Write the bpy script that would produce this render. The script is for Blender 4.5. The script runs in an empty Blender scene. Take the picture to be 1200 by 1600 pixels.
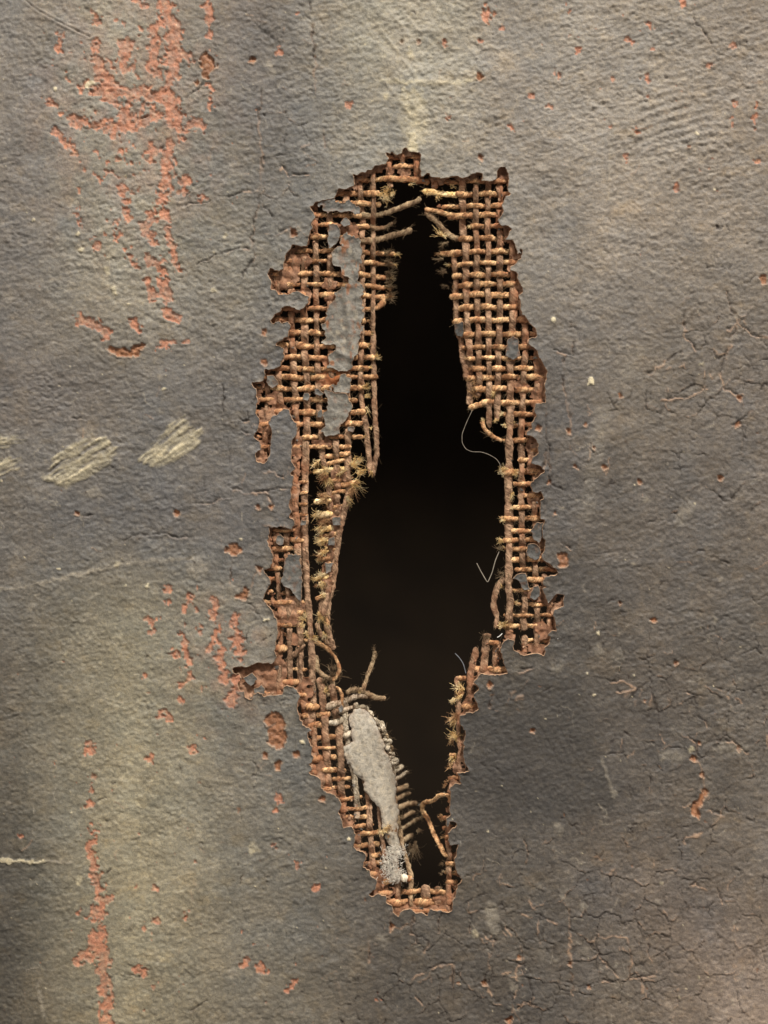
# Close-up of a hole torn in an old painted canvas: paint skin, coarse weave, frayed ends, dark recess behind.
# Picture plane is XZ, 1 picture pixel = 0.001 unit, camera looks along +Y.
import bpy, math, random
import numpy as np
from mathutils import Vector
random.seed(7); RNG = np.random.RandomState(11)
SC = bpy.context.scene; COL = SC.collection

# ---------------------------------------------------------------- camera, world, lamps, exposure
cam_d = bpy.data.cameras.new("camera"); cam = bpy.data.objects.new("camera", cam_d); COL.objects.link(cam)
CAM_D = 2.4
cam.location = (0, -CAM_D, 0); cam.rotation_euler = (math.radians(90), 0, 0)
cam_d.sensor_fit = 'VERTICAL'; cam_d.sensor_height = 36; cam_d.lens = 36*CAM_D/1.6
cam_d.clip_start = 0.05; cam_d.clip_end = 50
cam_d.dof.use_dof = True; cam_d.dof.focus_distance = CAM_D + 0.004; cam_d.dof.aperture_fstop = 0.75
SC.camera = cam
W = bpy.data.worlds.new("World"); SC.world = W; W.use_nodes = True
bg = W.node_tree.nodes["Background"]; bg.inputs[0].default_value = (1.0, 0.92, 0.85, 1); bg.inputs[1].default_value = 0.27
SC.view_settings.view_transform = 'Standard'; SC.view_settings.look = 'None'
SC.view_settings.exposure = 0.0; SC.view_settings.gamma = 1
def area(name, loc, target, size, power, col):
    d = bpy.data.lights.new(name, 'AREA'); d.shape = 'RECTANGLE'; d.size = size[0]; d.size_y = size[1]; d.energy = power; d.color = col
    o = bpy.data.objects.new(name, d); COL.objects.link(o); o.location = loc
    o.rotation_euler = (Vector(target)-Vector(loc)).to_track_quat('-Z', 'Y').to_euler(); return o
area("gallery_lamp", (4.5, -10.8, 15.6), (0, 0, 0), (3.2, 2.6), 5900, (1.0, 0.95, 0.88))
area("fill_lamp", (-5.2, -6.0, 5.0), (0, 0, 0), (2.4, 2.4), 190, (1.0, 0.94, 0.88))  # unseen fill light added from the left to soften the key

# ---------------------------------------------------------------- helpers
def w3(x, y, z=0.0): return ((x-600)*.001, -z*.001, (800-y)*.001)
def W3(x, y, z):
    a = np.empty((len(x), 3), np.float32); a[:, 0] = (x-600)*.001; a[:, 1] = -z*.001; a[:, 2] = (800-y)*.001; return a
def srgb(r, g, b, k=1.0):
    f = lambda v: (v/255/12.92 if v/255 <= .04045 else ((v/255+.055)/1.055)**2.4)*k
    return np.array((f(r), f(g), f(b)))
_lat = {}
def vnoise(x, y, sx, sy=None, seed=0):
    """smooth value noise in -1..1, wavelength sx by sy pixels"""
    sy = sy or sx
    if seed not in _lat: _lat[seed] = np.random.RandomState(1000+seed).uniform(-1, 1, (256, 256)).astype(np.float32)
    L = _lat[seed]; u = x/sx+37.3+seed*1.7; v = y/sy+91.1+seed*2.3
    i = np.floor(u).astype(int); j = np.floor(v).astype(int); fu = (u-i); fv = (v-j)
    fu = fu*fu*fu*(fu*(fu*6-15)+10); fv = fv*fv*fv*(fv*(fv*6-15)+10)
    i &= 255; j &= 255; i1 = (i+1) & 255; j1 = (j+1) & 255
    return (L[i, j]*(1-fu)+L[i1, j]*fu)*(1-fv)+(L[i, j1]*(1-fu)+L[i1, j1]*fu)*fv
def fbm(x, y, sx, sy=None, seed=0, n=3):
    sy = sy or sx; r = 0; a = 1; t = 0
    for k in range(n):
        r = r+a*vnoise(x, y, sx/2**k, sy/2**k, seed+k*13); t += a; a *= .55
    return r/t*1.4
def rot(x, y, deg):
    c, s = math.cos(math.radians(deg)), math.sin(math.radians(deg)); return x*c+y*s, -x*s+y*c
def sstep(a, b, v):
    t = np.clip((v-a)/(b-a), 0, 1); return t*t*(3-2*t)
def seg_dist(X, Y, pts, closed=False):
    d = np.full(X.shape, 1e9, np.float32); n = len(pts)
    if n == 1: return np.hypot(X-pts[0][0], Y-pts[0][1])
    for k in range(n if closed else n-1):
        ax, ay = pts[k]; bx, by = pts[(k+1) % n]; dx, dy = bx-ax, by-ay; L = dx*dx+dy*dy+1e-9
        t = np.clip(((X-ax)*dx+(Y-ay)*dy)/L, 0, 1)
        d = np.minimum(d, (X-ax-t*dx)**2+(Y-ay-t*dy)**2)
    return np.sqrt(d)
def inside(X, Y, pts):
    r = np.zeros(X.shape, bool); n = len(pts)
    for k in range(n):
        ax, ay = pts[k]; bx, by = pts[(k+1) % n]
        if ay == by: continue
        r ^= ((ay > Y) != (by > Y)) & (X < (bx-ax)*(Y-ay)/(by-ay)+ax)
    return r
def sdf(X, Y, pts):                      # positive inside
    d = seg_dist(X, Y, pts, True); return np.where(inside(X, Y, pts), d, -d)
TILE = dict(A1=(410, 225, 6.667), A2=(560, 225, 6.667), A3=(680, 225, 6.667), B1=(390, 465, 6.667), B2=(500, 465, 6.667),
            B3=(700, 465, 6.667), C1=(390, 705, 6.667), C3=(730, 705, 6.667), D1=(390, 945, 6.667), D2=(480, 1020, 6.667),
            D3=(690, 905, 6.0), E1=(470, 1160, 6.0), E2=(600, 1190, 6.667), RA=(380, 210, 4.573), RC=(380, 540, 4.573), RE=(470, 1120, 4.573),
            P1=(0, 0, 2.857), P2=(390, 0, 2.857), P3=(780, 0, 2.857), P4=(0, 540, 2.857), P5=(780, 540, 2.857), P6=(0, 1040, 2.857), P7=(380, 1180, 2.857), P8=(780, 1040, 2.857))
def T(t, *p):
    ox, oy, s = TILE[t]; return [(ox+a/s, oy+b/s) for a, b in p]

# ---------------------------------------------------------------- materials
def newmat(name):
    m = bpy.data.materials.new(name); m.use_nodes = True; nt = m.node_tree; b = nt.nodes["Principled BSDF"]; return m, nt, b
def node(nt, t, **k):
    n = nt.nodes.new(t)
    for a, v in k.items():
        if a.startswith('i_'): n.inputs[a[2:].replace('_', ' ')].default_value = v
        else: setattr(n, a, v)
    return n
def mulcol(nt, a, b, fac=1.0, mode='MULTIPLY'):
    m = node(nt, 'ShaderNodeMix', data_type='RGBA', blend_type=mode); m.inputs[0].default_value = fac
    nt.links.new(a, m.inputs[6]); nt.links.new(b, m.inputs[7]) if hasattr(b, 'node') else None
    return m
def ramp(nt, src, stops):
    r = node(nt, 'ShaderNodeValToRGB'); e = r.color_ramp.elements
    while len(e) < len(stops): e.new(.5)
    for k, (p, c) in enumerate(stops): e[k].position = p; e[k].color = (*c, 1)
    nt.links.new(src, r.inputs[0]); return r
def paint_material(name, attr='base_colour', rough=.5, bump=.6, spec=.4):
    m, nt, b = newmat(name); tc = node(nt, 'ShaderNodeTexCoord')
    at = node(nt, 'ShaderNodeAttribute', attribute_name=attr)
    n1 = node(nt, 'ShaderNodeTexNoise'); n1.inputs['Scale'].default_value = 520; n1.inputs['Detail'].default_value = 5; n1.inputs['Roughness'].default_value = .65
    nt.links.new(tc.outputs['Object'], n1.inputs['Vector'])
    r1 = ramp(nt, n1.outputs['Fac'], [(.25, (.5, .49, .48)), (.5, (1, 1, 1)), (.75, (1.25, 1.24, 1.2))])
    mx = mulcol(nt, at.outputs['Color'], r1.outputs['Color'], .75)
    n2 = node(nt, 'ShaderNodeTexNoise'); n2.inputs['Scale'].default_value = 130; n2.inputs['Detail'].default_value = 6; n2.inputs['Roughness'].default_value = .7
    nt.links.new(tc.outputs['Object'], n2.inputs['Vector'])
    r2 = ramp(nt, n2.outputs['Fac'], [(.3, (.74, .76, .79)), (.5, (1, 1, 1)), (.7, (1.28, 1.22, 1.10))])
    mx2 = mulcol(nt, mx.outputs[2], r2.outputs['Color'], .8)
    nt.links.new(mx2.outputs[2], b.inputs['Base Color'])
    rr = ramp(nt, n2.outputs['Fac'], [(.3, (rough-.08,)*3), (.7, (rough+.15,)*3)]); nt.links.new(rr.outputs['Color'], b.inputs['Roughness'])
    b.inputs['Specular IOR Level'].default_value = spec
    bp = node(nt, 'ShaderNodeBump'); bp.inputs['Strength'].default_value = bump; bp.inputs['Distance'].default_value = .0016
    nt.links.new(n1.outputs['Fac'], bp.inputs['Height']); nt.links.new(bp.outputs['Normal'], b.inputs['Normal']); return m
M_PAINT = paint_material("aged_grey_oil_paint")
M_GROUND = paint_material("red_brown_ground", rough=.75, bump=.5, spec=.15)
def fibre_material(name, c0, c1, c2, stain, lo=.55):
    m, nt, b = newmat(name); uv = node(nt, 'ShaderNodeUVMap', uv_map='fibre'); oi = node(nt, 'ShaderNodeObjectInfo')
    mp = node(nt, 'ShaderNodeMapping'); mp.inputs['Scale'].default_value = (.22, 9, 1); nt.links.new(uv.outputs[0], mp.inputs[0])
    n = node(nt, 'ShaderNodeTexNoise'); n.inputs['Scale'].default_value = 1; n.inputs['Detail'].default_value = 3; nt.links.new(mp.outputs[0], n.inputs['Vector'])
    tc = node(nt, 'ShaderNodeTexCoord'); n2 = node(nt, 'ShaderNodeTexNoise'); n2.inputs['Scale'].default_value = 90; n2.inputs['Detail'].default_value = 4
    nt.links.new(tc.outputs['Object'], n2.inputs['Vector'])
    r = ramp(nt, n2.outputs['Fac'], [(.36, c0), (.5, c1), (.62, c2)])
    s = ramp(nt, n.outputs['Fac'], [(.32, (lo*.75,)*3), (.62, (1.18,)*3)])
    rr_ = ramp(nt, oi.outputs['Random'], [(0, (.98, .96, .93)), (.5, (1.2, 1.19, 1.17)), (1, (1.42, 1.41, 1.38))]); mx0 = mulcol(nt, r.outputs['Color'], rr_.outputs['Color'], 1)
    mx = mulcol(nt, mx0.outputs[2], s.outputs['Color'], 1)
    at = node(nt, 'ShaderNodeAttribute', attribute_name='stain')
    st = node(nt, 'ShaderNodeMix', data_type='RGBA'); st.inputs[7].default_value = (*stain, 1)
    nt.links.new(at.outputs['Fac'], st.inputs[0]); nt.links.new(mx.outputs[2], st.inputs[6])
    nt.links.new(st.outputs[2], b.inputs['Base Color']); b.inputs['Roughness'].default_value = .95; b.inputs['Specular IOR Level'].default_value = .06
    bp = node(nt, 'ShaderNodeBump'); bp.inputs['Strength'].default_value = .9; bp.inputs['Distance'].default_value = .0016
    nt.links.new(n.outputs['Fac'], bp.inputs['Height']); nt.links.new(bp.outputs['Normal'], b.inputs['Normal']); return m
STAIN = srgb(172, 116, 84)
M_WARP = fibre_material("jute_warp", srgb(112, 88, 70), srgb(142, 114, 92), srgb(168, 138, 112), STAIN)
M_WEFT = fibre_material("jute_weft", srgb(142, 102, 72), srgb(190, 146, 106), srgb(230, 190, 142), STAIN)
M_STRAW = fibre_material("raw_straw_fibre", srgb(206, 168, 112), srgb(240, 208, 150), srgb(252, 230, 184), STAIN, .95)
M_DULL = fibre_material("dusty_grey_jute", srgb(112, 92, 72), srgb(142, 120, 94), srgb(160, 140, 112), STAIN)
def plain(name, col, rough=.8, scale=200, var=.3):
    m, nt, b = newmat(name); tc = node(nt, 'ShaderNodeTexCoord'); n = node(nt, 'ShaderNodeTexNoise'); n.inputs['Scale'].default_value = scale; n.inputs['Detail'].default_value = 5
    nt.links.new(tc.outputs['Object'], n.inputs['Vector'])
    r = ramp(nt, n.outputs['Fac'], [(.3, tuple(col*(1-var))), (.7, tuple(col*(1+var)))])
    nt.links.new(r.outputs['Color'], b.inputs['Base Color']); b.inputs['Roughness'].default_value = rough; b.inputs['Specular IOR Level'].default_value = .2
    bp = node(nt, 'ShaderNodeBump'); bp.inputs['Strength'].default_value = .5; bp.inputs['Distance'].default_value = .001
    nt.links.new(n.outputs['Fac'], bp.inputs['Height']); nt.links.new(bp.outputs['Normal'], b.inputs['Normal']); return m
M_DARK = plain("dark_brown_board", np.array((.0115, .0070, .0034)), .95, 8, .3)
M_PALE = fibre_material("dust_covered_jute", srgb(150, 136, 116), srgb(182, 168, 146), srgb(200, 188, 168), STAIN)
M_LINT = plain("grey_lint", srgb(222, 214, 200), .95)
M_CRUMB = plain("white_plaster", srgb(245, 232, 205), .7, 300, .08)
M_HAIR = plain("pale_hair", srgb(150, 140, 125), .5)
M_WHITEHAIR = plain("white_fibre", srgb(235, 232, 225), .5)
M_BLUEHAIR = plain("blue_grey_fibre", srgb(118, 120, 124), .6)
M_CREAM = plain("cream_paint", srgb(240, 225, 178), .5, 300, .08)

# ---------------------------------------------------------------- object helpers
def mesh_obj(name, v, f, mat, parent=None, cols=None, stain=None, uv=None, smooth=True, fmat=None):
    me = bpy.data.meshes.new(name); v = np.asarray(v, np.float32); f = np.asarray(f, np.int32); k = f.shape[1]
    me.vertices.add(len(v)); me.vertices.foreach_set('co', v.ravel()); me.loops.add(f.size); me.loops.foreach_set('vertex_index', f.ravel())
    me.polygons.add(len(f)); me.polygons.foreach_set('loop_start', np.arange(0, f.size, k, dtype=np.int32))
    mats = mat if isinstance(mat, (list, tuple)) else [mat]
    for m in mats: me.materials.append(m)
    if fmat is not None: me.polygons.foreach_set('material_index', np.asarray(fmat, np.int32))
    me.update(calc_edges=True)
    me.polygons.foreach_set('use_smooth', np.full(len(f), smooth, bool))
    if cols is not None:
        a = me.attributes.new('base_colour', 'FLOAT_COLOR', 'POINT'); c = np.ones((len(v), 4), np.float32); c[:, :3] = cols; a.data.foreach_set('color', c.ravel())
    if stain is not None:
        a = me.attributes.new('stain', 'FLOAT', 'POINT'); a.data.foreach_set('value', np.asarray(stain, np.float32))
    if uv is not None:
        l = me.uv_layers.new(name='fibre'); l.data.foreach_set('uv', np.asarray(uv, np.float32)[f.ravel()].ravel())
    o = bpy.data.objects.new(name, me); COL.objects.link(o)
    if parent: o.parent = parent
    return o
def tag(o, label=None, cat=None, group=None, kind=None):
    for k, v in (('label', label), ('category', cat), ('group', group), ('kind', kind)):
        if v: o[k] = v
    return o

# ---------------------------------------------------------------- traced outline of the paint loss
LOSS = (T('A2', (645, 60), (600, 80), (530, 75), (505, 20), (470, 40), (450, 90), (400, 105), (345, 70), (330, 85), (270, 80), (300, 110), (310, 150), (280, 195), (170, 210), (140, 255), (60, 285), (10, 305))
 + T('A1', (990, 320), (930, 315), (945, 370), (950, 430), (880, 460), (795, 460), (770, 520), (740, 560), (680, 570), (590, 590), (550, 610), (520, 640), (475, 645), (520, 700), (540, 760), (520, 800), (515, 870), (480, 930), (470, 990), (465, 1050), (420, 1075), (370, 1060), (310, 1035), (290, 1080), (265, 1110), (240, 1160), (235, 1220), (225, 1310), (170, 1325), (110, 1295), (65, 1290), (50, 1370), (95, 1440), (90, 1510), (140, 1530), (160, 1570), (230, 1575), (280, 1565))
 + T('RA', (330, 1145), (380, 1125), (465, 1163), (455, 1215), (400, 1255), (340, 1232), (275, 1238))
 + T('B1', (335, 85), (330, 150), (270, 175), (215, 240), (235, 270), (290, 240), (330, 265), (400, 260), (430, 290), (410, 320), (400, 400), (330, 440), (290, 470), (265, 495), (340, 510), (365, 545), (345, 570), (345, 640), (320, 680), (290, 720), (210, 740), (165, 735), (165, 790), (160, 840), (120, 875), (60, 880), (20, 870))
 + T('RC', (60, 250), (75, 300), (100, 350), (97, 440), (92, 480), (115, 520), (100, 600), (70, 650), (120, 690), (130, 740), (80, 770), (90, 830), (140, 850), (175, 810), (203, 765), (200, 700), (200, 600), (185, 540), (210, 500), (250, 490), (290, 455), (330, 465), (345, 520), (380, 560), (385, 640), (350, 680), (345, 720), (340, 790))
 + T('C1', (430, 100), (480, 170), (420, 240), (465, 265), (455, 330), (430, 390), (425, 480), (405, 560), (430, 640), (400, 690), (450, 710), (465, 760), (430, 800), (350, 795), (290, 775), (285, 800), (240, 800), (190, 780), (210, 840), (190, 880), (180, 930), (190, 990), (235, 1040), (240, 1110), (225, 1170), (195, 1210), (150, 1240), (150, 1265), (190, 1300), (215, 1370), (195, 1420), (150, 1480), (135, 1540), (180, 1590))
 + T('D1', (230, 80), (270, 140), (290, 200), (285, 290), (270, 380), (275, 440), (260, 490), (285, 540), (270, 590), (220, 610), (150, 600), (60, 612), (-20, 640), (-120, 640), (-180, 655), (-190, 690), (-120, 720), (-90, 780), (-140, 830), (-110, 880), (-60, 900), (-50, 960), (10, 990), (60, 930), (120, 920), (150, 980), (175, 950), (340, 930), (370, 850), (430, 845), (490, 890), (530, 950), (500, 1020), (500, 1100), (510, 1170), (560, 1250), (640, 1310), (600, 1340), (620, 1420), (650, 1480))
 + T('E1', (112, 150), (100, 185), (65, 195), (100, 240), (75, 290), (130, 310), (175, 340), (195, 420), (250, 470), (330, 500), (360, 550), (375, 620), (345, 665), (385, 740), (390, 810), (470, 790), (500, 830), (510, 900), (490, 980), (520, 1010), (600, 1030), (605, 1100), (575, 1160), (630, 1190), (650, 1250), (710, 1290), (690, 1380), (630, 1420), (680, 1460), (720, 1430), (800, 1440), (805, 1490), (850, 1540))
 + T('RE', (655, 1400), (700, 1425), (730, 1385), (790, 1370), (830, 1405), (880, 1405), (905, 1422), (930, 1380), (1000, 1395), (1080, 1385), (1085, 1290))
 + T('E2', (715, 1450), (740, 1400), (755, 1340), (815, 1210), (760, 1160), (740, 1100), (740, 1020), (765, 960), (770, 850), (700, 860), (665, 830), (680, 780), (665, 740), (740, 690), (770, 640), (700, 620), (665, 670), (650, 600), (690, 550), (690, 430), (700, 330), (690, 290), (740, 220), (810, 230), (800, 180), (800, 140), (760, 115), (900, 90), (860, 40))
 + T('D3', (205, 1650), (215, 1420), (180, 1330), (175, 1280), (240, 1250), (280, 1260), (345, 1215), (330, 1150), (300, 1090), (350, 1030), (330, 985), (290, 965), (340, 935), (370, 885), (450, 892), (500, 908), (640, 880), (600, 820), (560, 720), (545, 640), (580, 590), (620, 560), (670, 575), (660, 640), (720, 680), (740, 710), (830, 700), (890, 690), (970, 720), (975, 640), (1020, 590), (1025, 545), (990, 520), (1040, 480), (1085, 500), (1060, 400), (1050, 330), (1060, 280), (1140, 265), (1145, 150), (1080, 130), (990, 230), (975, 150), (950, 100), (980, 60))
 + T('C3', (830, 1480), (830, 1440), (790, 1380), (800, 1330), (850, 1290), (910, 1290), (960, 1260), (860, 1180), (800, 1140), (780, 1080), (800, 1030), (805, 930), (775, 900), (780, 780), (800, 720), (760, 690), (765, 530), (805, 500), (770, 440), (750, 380), (740, 430), (680, 420), (660, 340), (690, 300), (760, 240), (820, 200), (740, 150), (660, 130), (690, 80), (730, 20))
 + T('B3', (930, 1560), (935, 1500), (880, 1450), (820, 1440), (815, 1390), (870, 1370), (865, 1320), (900, 1270), (925, 1230), (890, 1170), (900, 1110), (1015, 1110), (1020, 1040), (1005, 940), (1025, 830), (1015, 740), (960, 640), (920, 560), (870, 500), (840, 470), (850, 430), (940, 405), (900, 330), (855, 270), (840, 230), (770, 180), (745, 100))
 + T('A3', (875, 1580), (920, 1550), (905, 1490), (870, 1420), (855, 1340), (790, 1310), (790, 1280), (850, 1250), (890, 1200), (905, 1110), (875, 1100), (860, 1160), (825, 1080), (815, 990), (740, 1000), (780, 960), (790, 880), (765, 840), (700, 850), (660, 800), (665, 770), (710, 700), (705, 620), (750, 540), (790, 510), (755, 450), (770, 390), (760, 300), (740, 240), (670, 230), (640, 290), (630, 370), (560, 385), (490, 380), (490, 300), (430, 285), (380, 310), (330, 340), (260, 345), (230, 325), (150, 340), (60, 365))
 + T('A2', (870, 360), (840, 340), (800, 340), (745, 330), (740, 290), (700, 290), (660, 330), (655, 280), (640, 150), (655, 110)))

def warp_q(X, Y, a=1.0):
    return (X+a*(1.5*vnoise(X, Y, 9, seed=1)+1.1*vnoise(X, Y, 4.2, seed=2)), Y+a*(1.5*vnoise(X, Y, 9, seed=3)+1.1*vnoise(X, Y, 4.2, seed=4)))

# ---------------------------------------------------------------- slow shape of the cloth (all layers follow it), in pixels towards the camera
BENDS = [(610, 420, -34, 34, 70), (700, 470, -30, 26, 110), (640, 345, -14, 60, 20), (640, 1240, -75, 32, 75), (655, 1320, -60, 24, 40), (585, 480, -8, 20, 100), (728, 610, -10, 22, 40),
         (575, 1110, -18, 40, 26), (590, 1040, -24, 30, 40), (530, 880, -10, 40, 60), (705, 1150, -8, 16, 120), (520, 1010, -18, 22, 40), (585, 1200, -16, 26, 90)]
def sheet(X, Y):
    X = np.asarray(X, float); Y = np.asarray(Y, float)
    z = 5*np.sin(X/190+.6)*np.cos(Y/310)+3*np.sin((X+.5*Y)/140)
    z = z-7*np.exp(-((X-640)/140)**2-((Y-830)/480)**2)
    return z
def bend(X, Y):
    z = sheet(X, Y)
    for x, y, a, sx, sy in BENDS: z = z+a*np.exp(-((X-x)/sx)**2-((Y-y)/sy)**2)
    return z

# ---------------------------------------------------------------- colour and relief of the paint surface
EK = 1/1.32
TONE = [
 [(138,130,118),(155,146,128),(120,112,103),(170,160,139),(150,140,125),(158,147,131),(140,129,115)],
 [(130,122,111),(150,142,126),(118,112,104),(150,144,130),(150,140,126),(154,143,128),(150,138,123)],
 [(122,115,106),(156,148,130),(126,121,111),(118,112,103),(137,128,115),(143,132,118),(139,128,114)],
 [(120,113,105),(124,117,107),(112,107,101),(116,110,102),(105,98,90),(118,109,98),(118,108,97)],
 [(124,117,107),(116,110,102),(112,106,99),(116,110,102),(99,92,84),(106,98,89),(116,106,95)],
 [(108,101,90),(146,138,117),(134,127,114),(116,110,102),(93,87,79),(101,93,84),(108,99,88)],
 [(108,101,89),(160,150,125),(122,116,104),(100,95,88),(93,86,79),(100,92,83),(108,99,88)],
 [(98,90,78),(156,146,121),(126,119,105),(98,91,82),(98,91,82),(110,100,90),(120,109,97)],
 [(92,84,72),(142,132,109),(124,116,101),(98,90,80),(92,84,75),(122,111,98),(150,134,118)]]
TONE = np.array([[srgb(*c) for c in r] for r in TONE])*EK*np.array([1.03, 1.07, 1.05, 1.04, 1.06, 1.03, 1.08, 1.11, 1.17])[:, None, None]*np.array((.93, .95, .985))  # row gains lighten the lower paint colour to offset lamp falloff
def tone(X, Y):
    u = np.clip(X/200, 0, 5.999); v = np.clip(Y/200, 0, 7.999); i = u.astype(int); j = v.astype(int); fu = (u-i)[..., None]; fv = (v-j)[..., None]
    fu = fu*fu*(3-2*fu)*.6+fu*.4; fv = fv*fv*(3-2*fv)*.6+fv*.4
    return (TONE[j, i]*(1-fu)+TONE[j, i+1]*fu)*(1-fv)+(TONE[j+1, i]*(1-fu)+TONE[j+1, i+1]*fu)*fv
PATCH = [(470, 140, 75, 190, .86, .88, .91), (372, 380, 34, 170, 1.12, 1.11, 1.07), (50, 230, 50, 200, .88, .88, .91), (200, 840, 260, 75, .88, .89, .92), (90, 620, 120, 60, .92, .91, .92), (25, 1400, 45, 280, .84, .84, .83),
         (270, 1240, 95, 330, 1.03, 1.03, 1.02), (850, 1180, 125, 125, .86, .87, .88), (690, 50, 50, 110, 1.14, 1.13, 1.08), (590, 60, 60, 70, 1.10, 1.09, 1.05), (715, 190, 55, 80, 1.08, 1.08, 1.06), (460, 620, 60, 120, .95, .96, .98), (880, 700, 60, 200, .93, .95, .99), (1000, 620, 80, 90, 1.05, 1.03, .99), (1120, 1500, 120, 120, 1.04, 1.0, .98), (330, 880, 60, 40, 1.08, 1.1, 1.12)]
C_RED = srgb(198, 136, 106)*EK; C_BROWN = srgb(160, 112, 80)*EK; C_PEACH = srgb(214, 176, 144)*EK; C_CREAM = srgb(216, 203, 170)*EK; C_DARK = srgb(44, 32, 24)*EK; C_PALE = srgb(176, 166, 148)*EK

RED = [([(259, -20), (262, 10), (265, 35), (275, 75), (270, 105), (262, 150), (275, 190), (285, 205)], 12), ([(241, 50), (241, 90), (245, 115)], 8), ([(198, 65), (196, 105)], 8), ([(210, 0), (225, 10)], 6),
 ([(150, 75), (157, 120), (182, 142), (205, 152), (200, 190), (180, 205)], 10), ([(137, 135), (180, 150), (230, 150), (265, 165)], 10), ([(105, 185), (140, 195), (200, 200), (245, 180), (290, 190), (315, 200)], 7.5),
 ([(82, 160), (92, 175), (108, 192)], 4), ([(90, 205), (100, 215), (115, 240)], 4), ([(318, -10), (328, 30), (327, 55)], 5), ([(327, 135), (328, 165)], 4), ([(265, 225), (262, 260), (260, 300), (240, 330), (225, 365)], 6),
 ([(170, 270), (185, 290), (195, 305), (200, 340)], 5), ([(290, 280), (287, 300)], 6), ([(255, 310), (262, 350), (268, 390), (282, 425)], 5), ([(228, 345), (240, 375)], 6), ([(180, 355), (185, 372)], 4),
 ([(200, 395), (210, 415)], 4), ([(230, 400), (255, 415), (255, 450), (262, 480)], 6), ([(232, 440), (240, 465)], 4.5), ([(92, 55), (92, 80)], 4), ([(237, 235), (235, 250)], 4), ([(120, 497), (150, 505), (165, 525)], 6),
 ([(205, 500), (215, 512)], 5), ([(262, 490), (278, 498)], 4), ([(245, 540), (290, 535)], 3), ([(185, 245), (190, 240)], 4), ([(300, 85), (296, 95)], 5), ([(148, 25), (152, 35)], 4), ([(122, 335), (126, 352)], 3), ([(148, 370), (153, 390)], 3),
 ([(317, 298), (319, 310)], 4), ([(261, 918), (262, 942)], 3.5), ([(296, 932), (289, 953), (286, 995), (293, 1030), (296, 1058), (282, 1070)], 4), ([(300, 945), (304, 950)], 3),
 ([(336, 942), (332, 981), (343, 1009), (347, 1040), (350, 1065)], 6), ([(367, 970), (371, 1002), (376, 1025)], 8), ([(365, 1060), (370, 1090), (358, 1100)], 7), ([(320, 1015), (330, 1005)], 4), ([(268, 1020), (275, 1020)], 4), ([(232, 972), (236, 985)], 3.5), ([(252, 968)], 4), ([(311, 985)], 4), ([(225, 1055)], 4),
 ([(138, 1165), (140, 1178)], 6), ([(142, 1215), (137, 1260)], 2.6), ([(149, 1290), (143, 1318), (145, 1350), (150, 1372)], 4.6), ([(155, 1390), (162, 1403)], 9.5), ([(154, 1422), (153, 1460), (148, 1480)], 10.5),
 ([(125, 1428), (138, 1438)], 3.5), ([(125, 1498), (160, 1492), (165, 1520), (168, 1560), (163, 1620)], 9.5), ([(252, 1118), (260, 1122)], 5), ([(235, 1185)], 6), ([(245, 1440)], 5), ([(225, 1447)], 4), ([(244, 1390)], 4.5), ([(242, 1540)], 5), ([(228, 1520), (214, 1516)], 4), ([(293, 1430)], 4), ([(302, 1170)], 4), ([(313, 1150), (320, 1152)], 4), ([(282, 1094)], 4),
 ([(33, 1304)], 3.5), ([(405, 1510), (412, 1515)], 5), ([(435, 1245), (432, 1265)], 3.5), ([(432, 1320)], 5), ([(461, 1350)], 4.5), ([(492, 1386)], 5), ([(452, 1545), (460, 1540)], 5), ([(486, 1552)], 4), ([(380, 1505), (383, 1500)], 4), ([(590, 1558)], 5)]
RED += [([(780+a/2.857, b/2.857), (780+a/2.857+1, b/2.857+6*s)], 1.1+1.05*s) for a, b, s in ((672, 105, .6), (575, 175, 1), (690, 235, 1), (650, 340, .8), (650, 430, .8), (940, 300, 1), (1040, 205, .5), (280, 335, .7), (222, 470, 1), (1135, 535, 2.2), (1035, 530, 1.2), (1040, 465, .5),
        (830, 490, .8), (325, 50, .8), (495, 350, .5), (570, 705, .5), (790, 830, .5), (150, 420, .5), (610, 590, .4), (1150, 710, .8), (355, 215, .8), (1128, 465, .5), (45, 565, .6), (20, 110, .5), (820, 15, .5), (945, 765, .3))]
RED += [(T('P2', (1070, 30), (1060, 70)), 6), (T('P2', (865, 195)), 4), (T('P2', (893, 520)), 5), (T('P2', (135, 225)), 7), (T('P2', (445, 468)), 4), (T('P2', (215, 60)), 3), (T('P2', (40, 475)), 4), (T('P2', (1025, 180)), 3)]
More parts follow.
